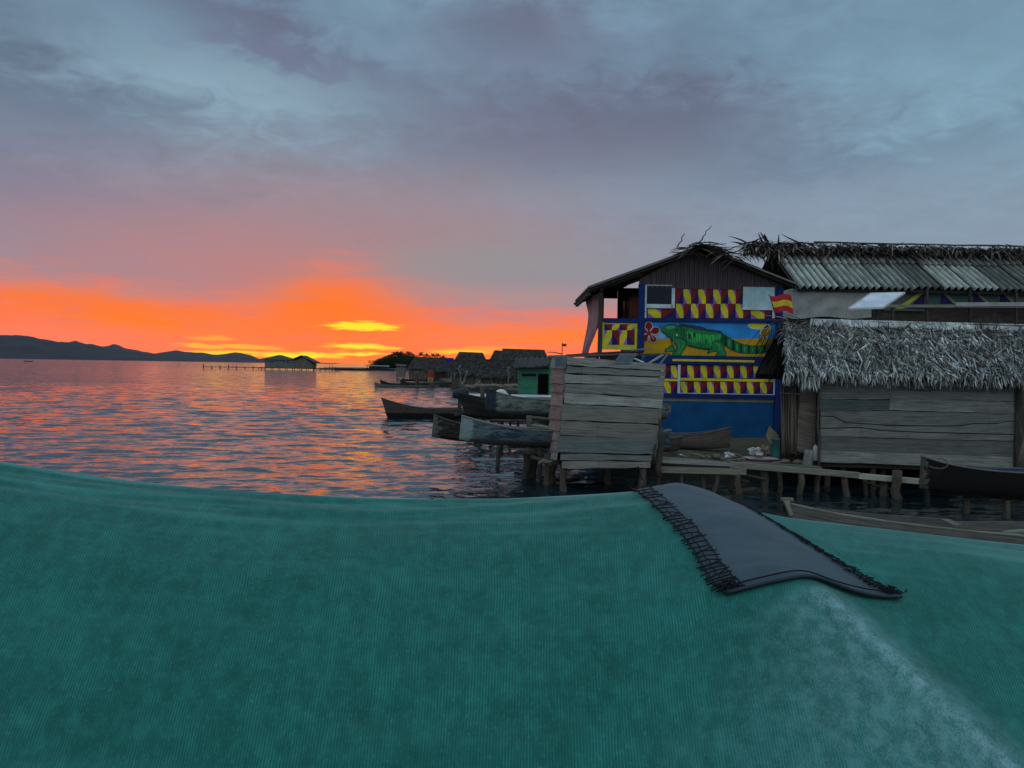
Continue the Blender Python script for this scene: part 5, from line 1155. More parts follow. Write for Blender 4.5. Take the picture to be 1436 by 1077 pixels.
# ================================================================== GREEN SHED
def make_shed():
    Y0 = 31.0; PG = Plane((0, Y0, 0), (1, 0, 0)); Z = lambda x, y: (620+x/8.447, 480+y/8.447)
    root = thing('green_shed', 'small green wooden shed with a dark open doorway and a rusty corrugated roof', 'shed', (1, Y0+.6, .4))
    def rc(mb, x0, y0, x1, y1, off, th, m): a, b = Z(x0, y0), Z(x1, y1); rect(mb, PG, a[0], a[1], b[0], b[1], off, th, m)
    w = MB(); rc(w, 912, 300, 945, 800, .0, .06, 'green_frame'); rc(w, 1262, 300, 1330, 800, .0, .06, 'green_paint'); rc(w, 945, 318, 1262, 372, .0, .06, 'green_frame'); rc(w, 945, 372, 1130, 405, -.01, .05, 'interior_dark')
    a, b = PG.hit(*Z(912, 400)).x, PG.hit(*Z(1330, 400)).x; z0, z1 = PG.hit(*Z(1100, 800)).z, PG.hit(*Z(1100, 300)).z
    for x in (a, b): w.box((x, Y0+.75, (z0+z1)/2), (.03, .68, (z1-z0)/2), 'green_frame')
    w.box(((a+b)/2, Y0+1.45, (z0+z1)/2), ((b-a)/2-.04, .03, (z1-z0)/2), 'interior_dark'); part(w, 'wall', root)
    fl = MB(); fl.box(((a+b)/2, Y0+.7, z0), ((b-a)/2, .7, .05), 'dark_wood'); part(fl, 'floor', root)
    d = MB()
    for k in range(6): rc(d, 945+k*28.5, 405, 945+(k+1)*28.5-2.5, 760, .02+.008*(k % 2), .03, 'green_paint')
    dr = part(d, 'door', root); e = MB(); rc(e, 945, 522, 1116, 542, .05, .02, 'green_frame'); rc(e, 1114, 372, 1132, 760, .055, .05, 'green_frame'); rc(e, 945, 418, 1116, 434, .05, .02, 'green_frame'); part(e, 'batten', dr)
    r = MB(); f = lambda x, y, Y: at_y(*Z(x, y), Y)
    e0, e1 = f(842, 300, Y0-.5), f(1270, 240, Y0-.5); e1.z = e0.z+.14; r0, r1 = e0+Vector((.10, 2.2, .42)), e1+Vector((.05, 2.2, .34)); corrugated(r, e0, e1, r0, r1, 'rust_roof', .24, .035, 8, 4, .4); part(r, 'roof', root)
    fr = MB(); fr.bar(e0+Vector((.1, .2, -.08)), e1+Vector((0, .2, -.1)), .06, .08, 'dark_wood'); fr.bar(e0+Vector((.12, .1, -.08)), r0+Vector((.12, 0, -.08)), .06, .08, 'dark_wood'); part(fr, 'rafters', root)
    for x, y in ((a, Y0+.02), (b, Y0+.02), (a, Y0+1.4), (b, Y0+1.4)): m = MB(); m.log((x, y, -.2), (x, y, z0), .06, .06, 'pile_wood', 7, .01, 3); part(m, 'stilt', root)
    m = MB(); rr = random.Random(9)
    for k in range(7):
        c = PG.hit(*Z(rr.uniform(1165, 1245), rr.uniform(690, 740)), -.25); ra = rr.uniform(.08, .16); t0 = rr.uniform(-.5, .5)
        m.tube([c+Vector((ra*math.cos(t), .08*math.sin(t+k)+t0*.1, ra*math.sin(t)*.8+.03*math.sin(t*3))) for t in np.linspace(0, 6.0, 18)], .014, 'rope_red' if k % 3 else 'cane', 6)
    o = m.build('rope_coil'); tag(o, 'tangle of red and brown rope just inside the green shed doorway', 'rope')
make_shed()

# ================================================================== BOATS WITH OUTBOARDS BEHIND THE BLACK CANOE
def make_skiff():
    Y0 = 29.5; a = at_y(650, 552, Y0); z = a.z
    root = thing('skiff', 'white fibreglass skiff with a blue stripe and a dark outboard motor on its stern', 'boat', (0, Y0, 0)); L = 5.6
    h = MB(); rows = []; inn = []
    for i in range(25):
        s = i/24; x = a.x+s*L; w = .75*min(1, ((1-s)/.45)**.6 if s > .55 else 1); zt = z-.06+.22*max(0, s-.6)**2*4; rows.append([(x, Y0+w*math.sin(t)*(1 if abs(math.sin(t)) else 1), zt-(.62*(1-.4*max(0, s-.6)))*max(0, math.cos(t))**.7) for t in np.linspace(-math.pi/2, math.pi/2, 13)]); inn.append([(p[0], Y0+(p[1]-Y0)*.9, max(p[2]+.06, zt-.35) if 0 < k < 12 else p[2]) for k, p in enumerate(rows[-1])])
    h.grid(rows, 'skiff_white'); h.grid([r[::-1] for r in inn], 'skiff_white'); h.face(rows[0], 'skiff_white'); part(h, 'hull', root)
    g = MB(); 
    for k in (0, 12): g.tube([Vector(r[k]) for r in rows], .035, 'skiff_white', 6)
    part(g, 'gunwale', root)
    g = MB(); g.tube([Vector(r[1])+Vector((0, -.02, .02)) for r in rows[1:-3]], .03, 'skiff_blue', 6); part(g, 'stripe', root)
    c = at_y(646, 551, Y0); e = MB(); outboard(e, c, 'engine_dark', 'metal_dark', 1.0); part(e, 'outboard_motor', root)
def outboard(mb, c, m, m2, s):
    prof = [(-.22, .10), (-.2, .16), (-.05, .19), (.08, .18), (.15, .14), (.17, .05)]; rows = []
    for z, r in prof: rows.append([(c.x+s*(r*1.75*math.copysign(abs(math.cos(t))**.6, math.cos(t))+.05*z), c.y+s*r*math.copysign(abs(math.sin(t))**.6, math.sin(t)), c.z+s*(z+.10*r*math.cos(t))) for t in np.linspace(0, 2*math.pi, 17)[:-1]])
    b = len(mb.v); mb.grid(rows, m, True, None, True); n = 16; mb.face([b+k for k in range(n)][::-1], m, idx=True); mb.face([b+(len(prof)-1)*n+k for k in range(n)], m, idx=True)
    mb.bar((c.x-.03, c.y, c.z-.2*s), (c.x-.03, c.y, c.z-.85*s), .14*s, .12*s, m2, Vector((0, 1, 0))); mb.bar((c.x, c.y, c.z-.84*s), (c.x-.25*s, c.y, c.z-.86*s), .1, .1, m2); mb.bar((c.x+.1, c.y, c.z-.22*s), (c.x+.75*s, c.y, c.z-.12*s), .05, .05, m2)
make_skiff()
def make_white_motor():
    Y0 = 26.5; c = at_y(703, 556, Y0); root = thing('outboard_motor', 'white cowled outboard motor standing behind the pale grey canoe', 'outboard motor', (c.x, c.y, .5))
    m = MB(); rows = []
    for k in range(9):
        t = k/8*math.pi; rows.append([(c.x-.02+.30*math.cos(t)*(1 if math.cos(t) > 0 else .9)*w_, c.y+.14*y, c.z-.14+.40*math.sin(t)**.8*w_) for y, w_ in ((-1.05, .82), (-.9, .96), (-.4, 1), (.4, 1), (.9, .96), (1.05, .82))])
    m.grid(rows, 'skiff_white'); m.face([r[0] for r in rows], 'skiff_white'); m.face([r[-1] for r in rows][::-1], 'skiff_white'); part(m, 'cowl', root)
    m = MB(); m.bar((c.x+.02, c.y, c.z-.12), (c.x+.02, c.y, .2), .16, .14, 'metal_dark', Vector((0, 1, 0))); m.box((c.x, c.y, c.z-.16), (.27, .13, .03), 'metal_dark'); part(m, 'leg', root)
    m = MB(); m.bar((c.x-.33, c.y-.1, .2), (c.x-.30, c.y-.1, c.z+.06), .09, .07, 'dark_wood', Vector((0, 1, 0))); m.bar((c.x+.34, c.y-.1, .2), (c.x+.30, c.y-.1, c.z+.12), .08, .07, 'dark_wood', Vector((0, 1, 0))); m.bar((c.x-.4, c.y+.02, .35), (c.x+.4, c.y+.02, .35), .08, .08, 'dark_wood'); part(m, 'stand', root)
make_white_motor()
def mooring(px, y0, y1, Y, r, lab, g=None):
    t = at_y(px, y0, Y); m = MB(); m.log((t.x, Y, -.8), t, r, r*.85, 'pile_wood', 8, r*.4, 6); o = m.build('mooring_post'); tag(o, lab, 'post', g)
mooring(676, 541, 0, 26.8, .10, 'stubby dark mooring post standing between the black canoe and the white skiff')
mooring(585, 520.5, 0, 87, .22, 'thick mooring post rising before the far canoes')
mooring(607.5, 535, 0, 85, .10, 'thin post under the yellow crate')
def crate_stand():
    p = at_y(604, 536, 88); root = thing('landing_stage', 'tiny timber landing stage holding a yellow crate among the far canoes', 'landing stage', (p.x, 88, 0)); m = MB(); m.box((p.x, 88, p.z-.06), (.75, .8, .05), 'pile_wood'); part(m, 'deck', root)
    for dx in (-.6, .6): k = MB(); k.log((p.x+dx, 87.6, -.6), (p.x+dx, 87.6, p.z-.08), .07, .07, 'pile_wood', 7); part(k, 'leg', root)
    m = MB(); c = (p.x, 88, p.z+.28)
    for z in (-.22, 0, .22): m.box((c[0], 88-.40, c[2]+z), (.32, .02, .07), 'yellow_crate'); m.box((c[0]-.31, 88, c[2]+z), (.02, .4, .07), 'yellow_crate'); m.box((c[0]+.31, 88, c[2]+z), (.02, .4, .07), 'yellow_crate'); m.box((c[0], 88.4, c[2]+z), (.32, .02, .07), 'yellow_crate')
    for sx in (-.29, .29): m.box((c[0]+sx, 87.61, c[2]), (.03, .02, .29), 'yellow_crate')
    m.box((c[0], 88, c[2]-.28), (.31, .39, .01), 'yellow_crate')
    o = m.build('crate'); tag(o, 'yellow slatted crate standing on the far landing stage', 'crate')
    m = MB(); m.grid([[(p.x+.0+(.5-.16*j/9)*math.cos(t)*(1+.12*math.sin(t*5+j)), 88+.35*math.sin(t), p.z+.58+.74*j/9*(1-.05*math.cos(t*3))) for t in np.linspace(0, 2*math.pi, 15)[:-1]] for j in range(10)], 'red_cloth', True, None, True); m.face([v for v in [m.v[-14+k] for k in range(14)]], 'red_cloth'); o = m.build('red_bundle'); tag(o, 'red cloth bundle heaped on top of the yellow crate', 'bundle')
crate_stand()

# ================================================================== FAR THATCHED HOUSES
def far_house(name, lab, xl, xr, Y, yr, ye, yb, depth, gable=.6, n=700, wallm='cane', group='thatched houses along the far shore', over=.35, posts=0):
    """ridge at yr, eave at ye, wall foot at yb (photo rows), between columns xl..xr"""
    e0, e1 = at_y(xl, ye, Y), at_y(xr, ye, Y); zr = at_y((xl+xr)/2, yr, Y+depth/2).z; zb = .25; ze = e0.z; e1.z = ze
    root = thing(name, lab, 'house', ((e0.x+e1.x)/2, Y+depth/2, zb), group)
    r0, r1 = Vector((e0.x+gable, Y+depth/2, zr)), Vector((e1.x-gable, Y+depth/2, zr-.1)); b0, b1 = Vector((e0.x, Y+depth, ze)), Vector((e1.x, Y+depth, ze))
    rt = MB(); thatch(rt, e0, e1, r0, r1, int(n*1.6), .45, .15, 'far_thatch', True, .04, .2, .04); rt.hexa([b0, r0, r1, b1]+[v-Vector((0, 0, .14)) for v in (b0, r0, r1, b1)], 'thatch_dark')
    for i in range(n//3):
        u = random.random(); p = e0.lerp(e1, u)+Vector((0, random.uniform(0, .3), random.uniform(0, .12))); rt.blade(p, (random.gauss(0, .15), -.1, -1), (1, random.gauss(0, .5), 0), random.uniform(.06, .26), random.uniform(.08, .2), 'far_thatch', 0, 1)
    for a, b, c in ((e0, r0, b0), (e1, r1, b1)):
        for i in range(60): q = a.lerp(b, random.random()) if random.random() < .5 else c.lerp(b, random.random()); rt.blade(q, ((-1 if a is e0 else 1)*.4, random.gauss(0, .2), -1), (.3, 1, 0), random.uniform(.3, .8), .16, 'far_thatch', 0, 1)
        rt.face([a, b, c], 'thatch_dark')
    for i in range(n//4):
        p = r0.lerp(r1, random.random()); rt.blade(p+Vector((0, 0, .03)), (random.gauss(0, .8), -.7, random.uniform(-.5, .2)), (1, 0, random.gauss(0, .3)), random.uniform(.2, .5), .12, 'far_thatch', .2, 1)
    part(rt, 'roof', root)
    w = MB(); zt = ze+.25; ya, yb_ = Y+over, Y+depth-over; xa, xb_ = e0.x+over+.1, e1.x-over-.1; nn = max(10, int((xb_-xa)/.16))
    for i in range(nn):
        x = xa+(xb_-xa)*(i+.5)/nn; w.bar((x+random.uniform(-.02, .02), ya+random.uniform(-.02, .02), zb-.2), (x+random.uniform(-.04, .04), ya, zt-random.uniform(0, .1)), (xb_-xa)/nn*.8, .05, wallm, Vector((0, 1, 0)))
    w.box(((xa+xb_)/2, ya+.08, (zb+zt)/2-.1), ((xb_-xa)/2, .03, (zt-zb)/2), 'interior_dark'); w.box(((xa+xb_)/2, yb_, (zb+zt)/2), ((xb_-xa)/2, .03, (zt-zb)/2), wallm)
    for x in (xa, xb_): w.box((x, (ya+yb_)/2, (zb+zt)/2), (.04, (yb_-ya)/2-.04, (zt-zb)/2), wallm)
    part(w, 'wall', root)
    for i in range(posts):
        x = e0.x+(e1.x-e0.x)*(i+.5)/posts; m = MB(); m.log((x, Y+.05, -.1), (x+random.uniform(-.1, .1), Y+.1, ze+.05), .06, .05, 'pile_wood', 6, .03, 4); part(m, 'post', root)
    return root
far_house('thatched_house', 'long low thatched house with cane walls facing the water left of the green shed', 668, 745, 76, 504.5, 528, 543, 7, .4, 1500, posts=4)
far_house('thatched_house', 'brown thatched house with a shaggy low eave left of the long cane walled one', 628, 672, 84, 505, 524, 541, 6, .4, 800, 'old_brown', posts=3)
far_house('thatched_house', 'far thatched house whose flat topped roof rises alone left of the gap in the ridges', 634, 683, 112, 493.8, 510, 536, 7, .8, 700)
far_house('thatched_house', 'far thatched house with the tallest ridge, just left of the green shed roof', 697, 772, 98, 489.5, 507, 538, 8, .7, 1000)
far_house('thatched_house', 'small thatched gable tucked behind the left end of the tallest ridge', 685, 716, 108, 491.5, 507, 536, 6, .8, 350)
far_house('thatched_house', 'thatched house farthest left on the shore, before the wooded point', 570, 640, 140, 501, 517, 530, 8, .9, 800, 'old_brown')
far_house('thatched_house', 'low dark thatched lean-to in front of the leftmost shore house', 594, 632, 122, 508, 520, 533, 5, .5, 450, 'dark_wood')
far_house('thatched_house', 'low dark thatched house half hidden behind the green shed and the latrine', 738, 826, 64, 500.5, 517, 548, 6, .5, 700)
def small_far():
    m = MB(); rws = [[at_y(625+9*i/8, 503+5.5*j/5-i*.1+.5*math.sin(i+j), 110.5+.1*math.sin(i*2)) for i in range(9)] for j in range(6)]; m.grid(rws, 'blue_tarp'); o = m.build('tarpaulin'); tag(o, 'blue tarpaulin hung over the thatch between the far roofs', 'tarpaulin')
    p = at_y(562.5, 513, 138); root = thing('outhouse', 'tiny dark outhouse at the left end of the far village', 'outhouse', (p.x, 138, 0)); m = MB(); m.box((p.x, 138, 1.3), (.75, .7, 1.0), 'old_brown'); part(m, 'wall', root); m = MB(); m.hexa([(p.x-.95, 137, 2.45), (p.x+.95, 137, 2.35), (p.x+.95, 139, 2.65), (p.x-.95, 139, 2.75)]+[(p.x-.95, 137, 2.38), (p.x+.95, 137, 2.28), (p.x+.95, 139, 2.58), (p.x-.95, 139, 2.68)], 'far_roof'); part(m, 'roof', root)
    for dx in (-.6, .6): m = MB(); m.log((p.x+dx, 137.5, -.8), (p.x+dx, 137.5, .35), .08, .08, 'pile_wood', 6); part(m, 'stilt', root)
    for x0, y0, x1, y1, Y, lab in ((648, 541, 655, 520, 75, 'pale crooked pole leaning against the cane wall'), (645.5, 541, 645.5, 512, 74, 'thin upright pole left of the leaning pale one'), (712, 541, 713.5, 515, 74.5, 'thin pole standing before the long cane wall'), (637, 532, 637.5, 522, 82, 'short pale stick by the shaggy brown house')):
        m = MB(); m.log(at_y(x0, y0, Y), at_y(x1, y1, Y), .12 if x0 == 648 else .06, .07 if x0 == 648 else .05, 'beam_wood', 6, .06, 6); o = m.build('pole'); tag(o, lab, 'pole')
    for k in range(26):
        x = 655+k*2.9+random.uniform(-1, 1); c = at_y(x, 542+random.uniform(-1.2, 1.5), 74); stone(c, random.uniform(.14, .34), 'pale stone in the row edging the far shore', 'stones edging the far shore')
def stone(c, r, lab, g, m='stone'):
    b = MB(); rows = []; sd = random.random()*50
    for j in range(6):
        ph = math.pi*j/5; rows.append([(c[0]+r*math.sin(ph)*math.cos(t)*(1+.35*mnoise.noise((t, j, sd)))*1.2, c[1]+r*math.sin(ph)*math.sin(t)*(1+.3*mnoise.noise((t, j, sd+9))), c[2]-r*.75*math.cos(ph)*(1+.2*mnoise.noise((t, j, sd+4)))) for t in np.linspace(0, 2*math.pi, 10)[:-1]])
    b.grid(rows, m, True, None, True); o = b.build('stone'); tag(o, lab, 'stone', g); return o
small_far()

# ================================================================== WOODED POINT
def make_palm(name='palm_tree'):
    root = thing(name, 'dark palm standing in the grove on the wooded point', 'palm tree', (0, 0, 0), 'palms on the wooded point', True); H = 7.6
    m = MB(); m.tube([(.25*math.sin(k/8*1.5), .1*k/8, H*k/8) for k in range(9)], [.18-.08*k/8 for k in range(9)], 'dark_wood', 7); part(m, 'trunk', root)
    c = MB(); top = Vector((.25*math.sin(1.5), .1, H))
    for k in range(22):
        a = k*2.399; el = random.uniform(-.4, 1.35); d = Vector((math.cos(a)*math.cos(el), math.sin(a)*math.cos(el), math.sin(el))); L = random.uniform(2.2, 3.4); sd = d.cross(Vector((0, 0, 1))).normalized()
        pts = [top+d*L*f-Vector((0, 0, 1.05*f*f*L*.5)) for f in np.linspace(0, 1, 8).tolist()]
        for i in range(1, 8):
            for s in (-1, 1):
                for q in range(2): pp = pts[i-1].lerp(pts[i], .5*q+.25); c.blade(pp, sd*s+d*.5-Vector((0, 0, .5)), d, random.uniform(.5, .8)*(1-.5*abs(i/8-.4)), .14, 'palm_leaf', .3, 1)
        c.tube(pts, [.05, .045, .04, .035, .03, .02, .015, .01], 'palm_leaf', 4)
    part(c, 'crown', root); return root
def make_bush():
    root = thing('bush', 'dark leafy tree massed below the palms on the wooded point', 'tree', (0, 0, 0), 'trees massed on the wooded point', True)
    m = MB()
    for k in range(4): m.log((random.uniform(-.3, .3), random.uniform(-.3, .3), -.3), (random.uniform(-1.6, 1.6), random.uniform(-1, 1), random.uniform(2, 3.4)), .14, .05, 'dark_wood', 6, .1, 5)
    part(m, 'trunk', root); c = MB(); cl = [(Vector((random.gauss(0, 1.5), random.gauss(0, 1.2), random.uniform(1.0, 4.2))), random.uniform(.6, 1.2)) for _ in range(22)]
    for ctr, r in cl:
        for i in range(70):
            d = Vector((random.gauss(0, 1), random.gauss(0, 1), random.gauss(0, 1))).normalized(); c.blade(ctr+d*r*random.uniform(.5, 1), d+Vector((random.gauss(0, .5), random.gauss(0, .5), random.gauss(0, .5))), Vector((random.gauss(0, 1), random.gauss(0, 1), random.gauss(0, 1))), random.uniform(.3, .6), random.uniform(.2, .34), 'bush_leaf', .1, 1)
    part(c, 'crown', root); return root
def wooded():
    rr = random.Random(12); palm = make_palm(); bush = make_bush(); pk = [(527, 509.5, .62), (529.5, 507, .7), (533, 504.5, .8), (537, 502, .9), (541, 501, .95), (545, 499, 1.0), (549, 498.5, 1.05), (552, 496, 1.15), (556, 495.5, 1.2), (560, 496, 1.15), (563, 495.5, 1.2), (566, 497, 1.05), (571, 495.5, 1.2), (575, 495.5, 1.2), (579, 498.5, 1.05), (591, 496.5, 1.15), (599, 498.2, 1.05), (607, 498, 1.05), (613, 497.5, 1.1), (621, 500.5, .95)]
    first = True
    for x, y, s in pk:
        Y = 345+rr.uniform(-8, 18); t = at_y(x, y+.8, Y); o = palm if first else copy_tree(palm); first = False
        o.location = (t.x, Y, .7); s = (t.z-.7)/7.6; o.scale = (s*.95, s*.95, s); o.rotation_euler = (0, 0, rr.uniform(0, 6.28))
    first = True
    for x in (529, 533, 538, 542, 547, 551, 556, 560, 565, 570, 575, 582, 589, 596, 604, 612, 620, 628):
        for k in range(2):
            Y = 336+rr.uniform(0, 16)+8*k; t = at_y(x+rr.uniform(-2, 2), 507.5-max(0, 10-abs(x-565)*.2)*(.75+.25*k)+rr.uniform(-1, 1), Y); o = bush if first else copy_tree(bush); first = False
            o.location = (t.x, Y, .4); s = max(.6, (t.z-.4)/4.9); o.scale = (1.25*s, 1.2*s, s); o.rotation_euler = (0, 0, rr.uniform(0, 6.28))
wooded()

# ================================================================== STILT HOUSE FAR OUT ON THE WATER
def stilt_house():
    Y0 = 280; q = lambda x, y, Y=Y0: at_y(x, y, Y); root = thing('stilt_house', 'pale house with two grey roofs standing on stilts far out on the water', 'house', (q(405, 510).x, Y0+4, 0))
    zf, zt = q(390, 515.6).z, q(390, 503.5).z; xa, xm, xb_ = q(370.5, 510).x, q(411, 510).x, q(440, 510).x
    w = MB(); w.box(((xa+xm)/2, Y0+4, (zf+zt)/2), ((xm-xa)/2, 3.4, (zt-zf)/2), 'far_wall_blue'); part(w, 'wall', root)
    w = MB(); zg = q(425, 505.5).z; zp = q(424, 499.6).z; gp = [(xm+.06, Y0+.4, zf), (xb_-.9, Y0+.4, zf), (xb_-.9, Y0+.4, zg-.9), ((xm+xb_)/2, Y0+.4, zp-.3), (xm+.06, Y0+.4, zg-.3)]
    w.face(gp[::-1][::-1], 'far_wall'); w.face([(x, y+7, z) for x, y, z in gp][::-1], 'far_wall')
    for i in range(5): a, b = gp[i], gp[(i+1) % 5]; w.face([b, a, (a[0], a[1]+7, a[2]), (b[0], b[1]+7, b[2])], 'far_wall')
    part(w, 'gable_wing', root)
    r = MB(); A, B = q(362.5, 504.3).x, q(409, 504.3).x; ze, zr = q(365, 504.0).z, q(386, 497.6).z; mx = q(386.5, 500).x; mx2 = q(390, 500).x
    c = [(A, Y0-.3, ze), (B, Y0-.3, ze), (B, Y0+8.3, ze), (A, Y0+8.3, ze)]; t0, t1 = (mx, Y0+3.6, zr), (mx2, Y0+4.4, zr); r.face([c[0], c[1], t1, t0], 'far_roof'); r.face([c[1], c[2], t1], 'far_roof'); r.face([c[2], c[3], t0, t1], 'far_roof'); r.face([c[3], c[0], t0], 'far_roof'); r.face(c[::-1], 'far_roof'); part(r, 'roof', root)
    r = MB(); xl, xp0, xp1, xr = q(407.5, 503).x, q(416.5, 499).x, q(427.5, 499).x, q(441.5, 508).x; P = [(xl, q(408, 504.3).z), ((xp0+xp1)/2, q(424, 498.4).z), (xr, q(441, 508).z)]
    for (x0, z0), (x1, z1) in zip(P, P[1:]): r.hexa([(x0, Y0-.2, z0-.2), (x1, Y0-.2, z1-.2), (x1, Y0-.2, z1), (x0, Y0-.2, z0), (x0, Y0+8, z0-.2), (x1, Y0+8, z1-.2), (x1, Y0+8, z1), (x0, Y0+8, z0)], 'far_roof')
    part(r, 'roof', root)
    for x0, y0, x1, y1 in ((376, 506, 385.5, 509), (391, 507.5, 394.5, 510.5), (401, 506.5, 406.5, 510)):
        m = MB(); a, b = q(x0, y0, Y0+.5), q(x1, y1, Y0+.5); m.box(((a.x+b.x)/2, Y0+.55, (a.z+b.z)/2), ((b.x-a.x)/2, .06, (a.z-b.z)/2), 'white_paint'); wi = part(m, 'window', root); m = MB(); m.box(((a.x+b.x)/2, Y0+.49, (a.z+b.z)/2), ((b.x-a.x)/2-.1, .02, (a.z-b.z)/2-.08), 'pane_dark'); part(m, 'pane', wi)
    m = MB(); m.box(((xa+xb_)/2-1, Y0+3.5, zf-.15), ((xb_-xa)/2+2.2, 4.4, .15), 'dark_wood'); part(m, 'deck', root)
    for k in range(9):
        for y in (Y0-.4, Y0+6): m = MB(); x = xa-2+(xb_-xa+3)*k/8; m.log((x, y, -.9), (x, y, zf-.2), .16, .15, 'dark_wood', 6, .03, 3); part(m, 'stilt', root)
    for x0, y0, x1, y1, lab, g in ((285, 513.5, 372, 517.3, 'long thin jetty with bollard posts running left from the stilt house', None), (440, 517.3, 478, 519.2, 'short jetty running right from the stilt house', None)):
        rt = thing('jetty', lab, 'jetty', (q((x0+x1)/2, 516).x, Y0-1, 0)); a, b = q(x0, y0+.6, Y0-1), q(x1, y1, Y0-1); a.z = b.z = .62; m = MB(); m.bar(a, b, 1.3, .22, 'dark_wood'); part(m, 'deck', rt)
        n = 8 if x0 < 300 else 5
        for k in range(n): m = MB(); p = a.lerp(b, (k+.1)/(n-.5)); m.log((p.x, p.y-.5, -.9), (p.x, p.y-.5, random.choice((1.1, 1.5, .9)) if k else 1.6), .2, .18, 'dark_wood', 6, .03, 3); part(m, 'post', rt)
    for x, y, h_ in ((462, 517, 2.6), (466, 517, 2.2), (470, 517, 1.8), (455, 517, 1.6)):
        p = q(x, y, Y0+6); m = MB(); m.log((p.x, p.y, -.9), (p.x, p.y, h_), .10, .08, 'dark_wood', 6); o = m.build('mooring_post'); tag(o, 'thin post sticking up beside the short jetty', 'post', 'posts beside the short jetty')
    for x, Y, L, lab in ((498, 300, 17, 'long dark boat lying off the wooded point'), (533, 312, 12, 'dark boat moored right under the wooded point'), (482, 318, 7, 'small dark boat between the short jetty and the point')):
        p = at_y(x, 518, Y); canoe('moored_boat', lab, L, 2.0, .75, .35, 'hull_black', 'hull_brown', (p.x, Y, -.1), math.pi, 'boats off the wooded point', thw=False, cat='boat')
    p = at_y(530, 514, 322); root = thing('boat_shelter', 'low shelter with a pale roof at the foot of the wooded point', 'shelter', (p.x, 322, 0)); m = MB(); z = at_y(530, 513.3, 322).z
    m.hexa([(p.x-5.2, 320, z-.1), (p.x+4.6, 320, z-.1), (p.x+4.2, 320, z+.3), (p.x-4.6, 320, z+.35), (p.x-5.2, 325, z-.1), (p.x+4.6, 325, z-.1), (p.x+4.2, 325, z+.3), (p.x-4.6, 325, z+.35)], 'tarp_grey'); part(m, 'roof', root)
    m = MB(); m.box((p.x, 324, z/2), (4.2, .1, z/2-.12), 'far_wall_blue'); part(m, 'wall', root)
    for dx in (-4.2, -1, 2, 4.2): m = MB(); m.log((p.x+dx, 320.4, -.5), (p.x+dx, 320.4, z-.1), .12, .12, 'dark_wood', 6); part(m, 'post', root)
    p = at_y(40, 505.5, 600); canoe('rowing_boat', 'tiny dark boat alone on the open water below the hills at the far left', 7, 1.6, .7, .4, 'hull_black', 'hull_brown', (p.x, 600, -.1), math.pi, None, thw=False, cat='boat')
stilt_house()

# ================================================================== FLAGS
def flag(name, lab, pole, rad, rows, bands):
    root = thing(name, lab, 'flag', pole[0]); m = MB(); m.tube(pole, rad, 'dark_wood', 6); part(m, 'pole', root)
    m = MB(); k = len(rows)-1
    for b, (f0, f1, mt) in enumerate(bands):
        i0, i1 = int(round(f0*k)), int(round(f1*k)); m.grid(rows[i0:i1+1], mt, True)
    part(m, 'cloth', root)
YFl = 19.0
def fpt(i, j, n=14, k=12):
    u, v = i/n, j/k; x = 1080+2*v*3.2+ (30-4*v)*u*.92+2.2*u*u; y = 414.5+v*22.5+u*(-4+3*v)+1.6*math.sin(u*6.2+v)+(4*u*u)
    return at_y(x, y, YFl-.02+.07*math.sin(u*7+v*2))
flag('flag', 'red and yellow striped flag on a short stick above the left end of the thatch', [at_y(1090, 452, YFl), at_y(1084, 430, YFl), at_y(1078.5, 412.5, YFl)], .012, [[fpt(i, j) for i in range(15)] for j in range(13)], [(0, .33, 'flag_red'), (.33, .67, 'flag_yellow'), (.67, 1, 'flag_red')])
flag('flag', 'tiny red flag on a thin mast above the latrine roof', [at_y(788.3, 503, 40), at_y(788.5, 480.5, 40)], .02, [[at_y(788.8+5.5*i/8, 481+3.6*j/6+.8*math.sin(i*.7)+.25*i, 40+.05*math.sin(i)) for i in range(9)] for j in range(7)], [(0, 1, 'red_cloth')])
def wire():
    m = MB(); m.tube([at_y(768+ (788-768)*k/8, 493.8+2.6*k/8+.7*math.sin(k/8*math.pi)*-1, 60-20*k/8) for k in range(9)], .03, 'dark_wood', 5); o = m.build('wire'); tag(o, 'thin slack wire from the far ridge to the latrine', 'wire')
wire()

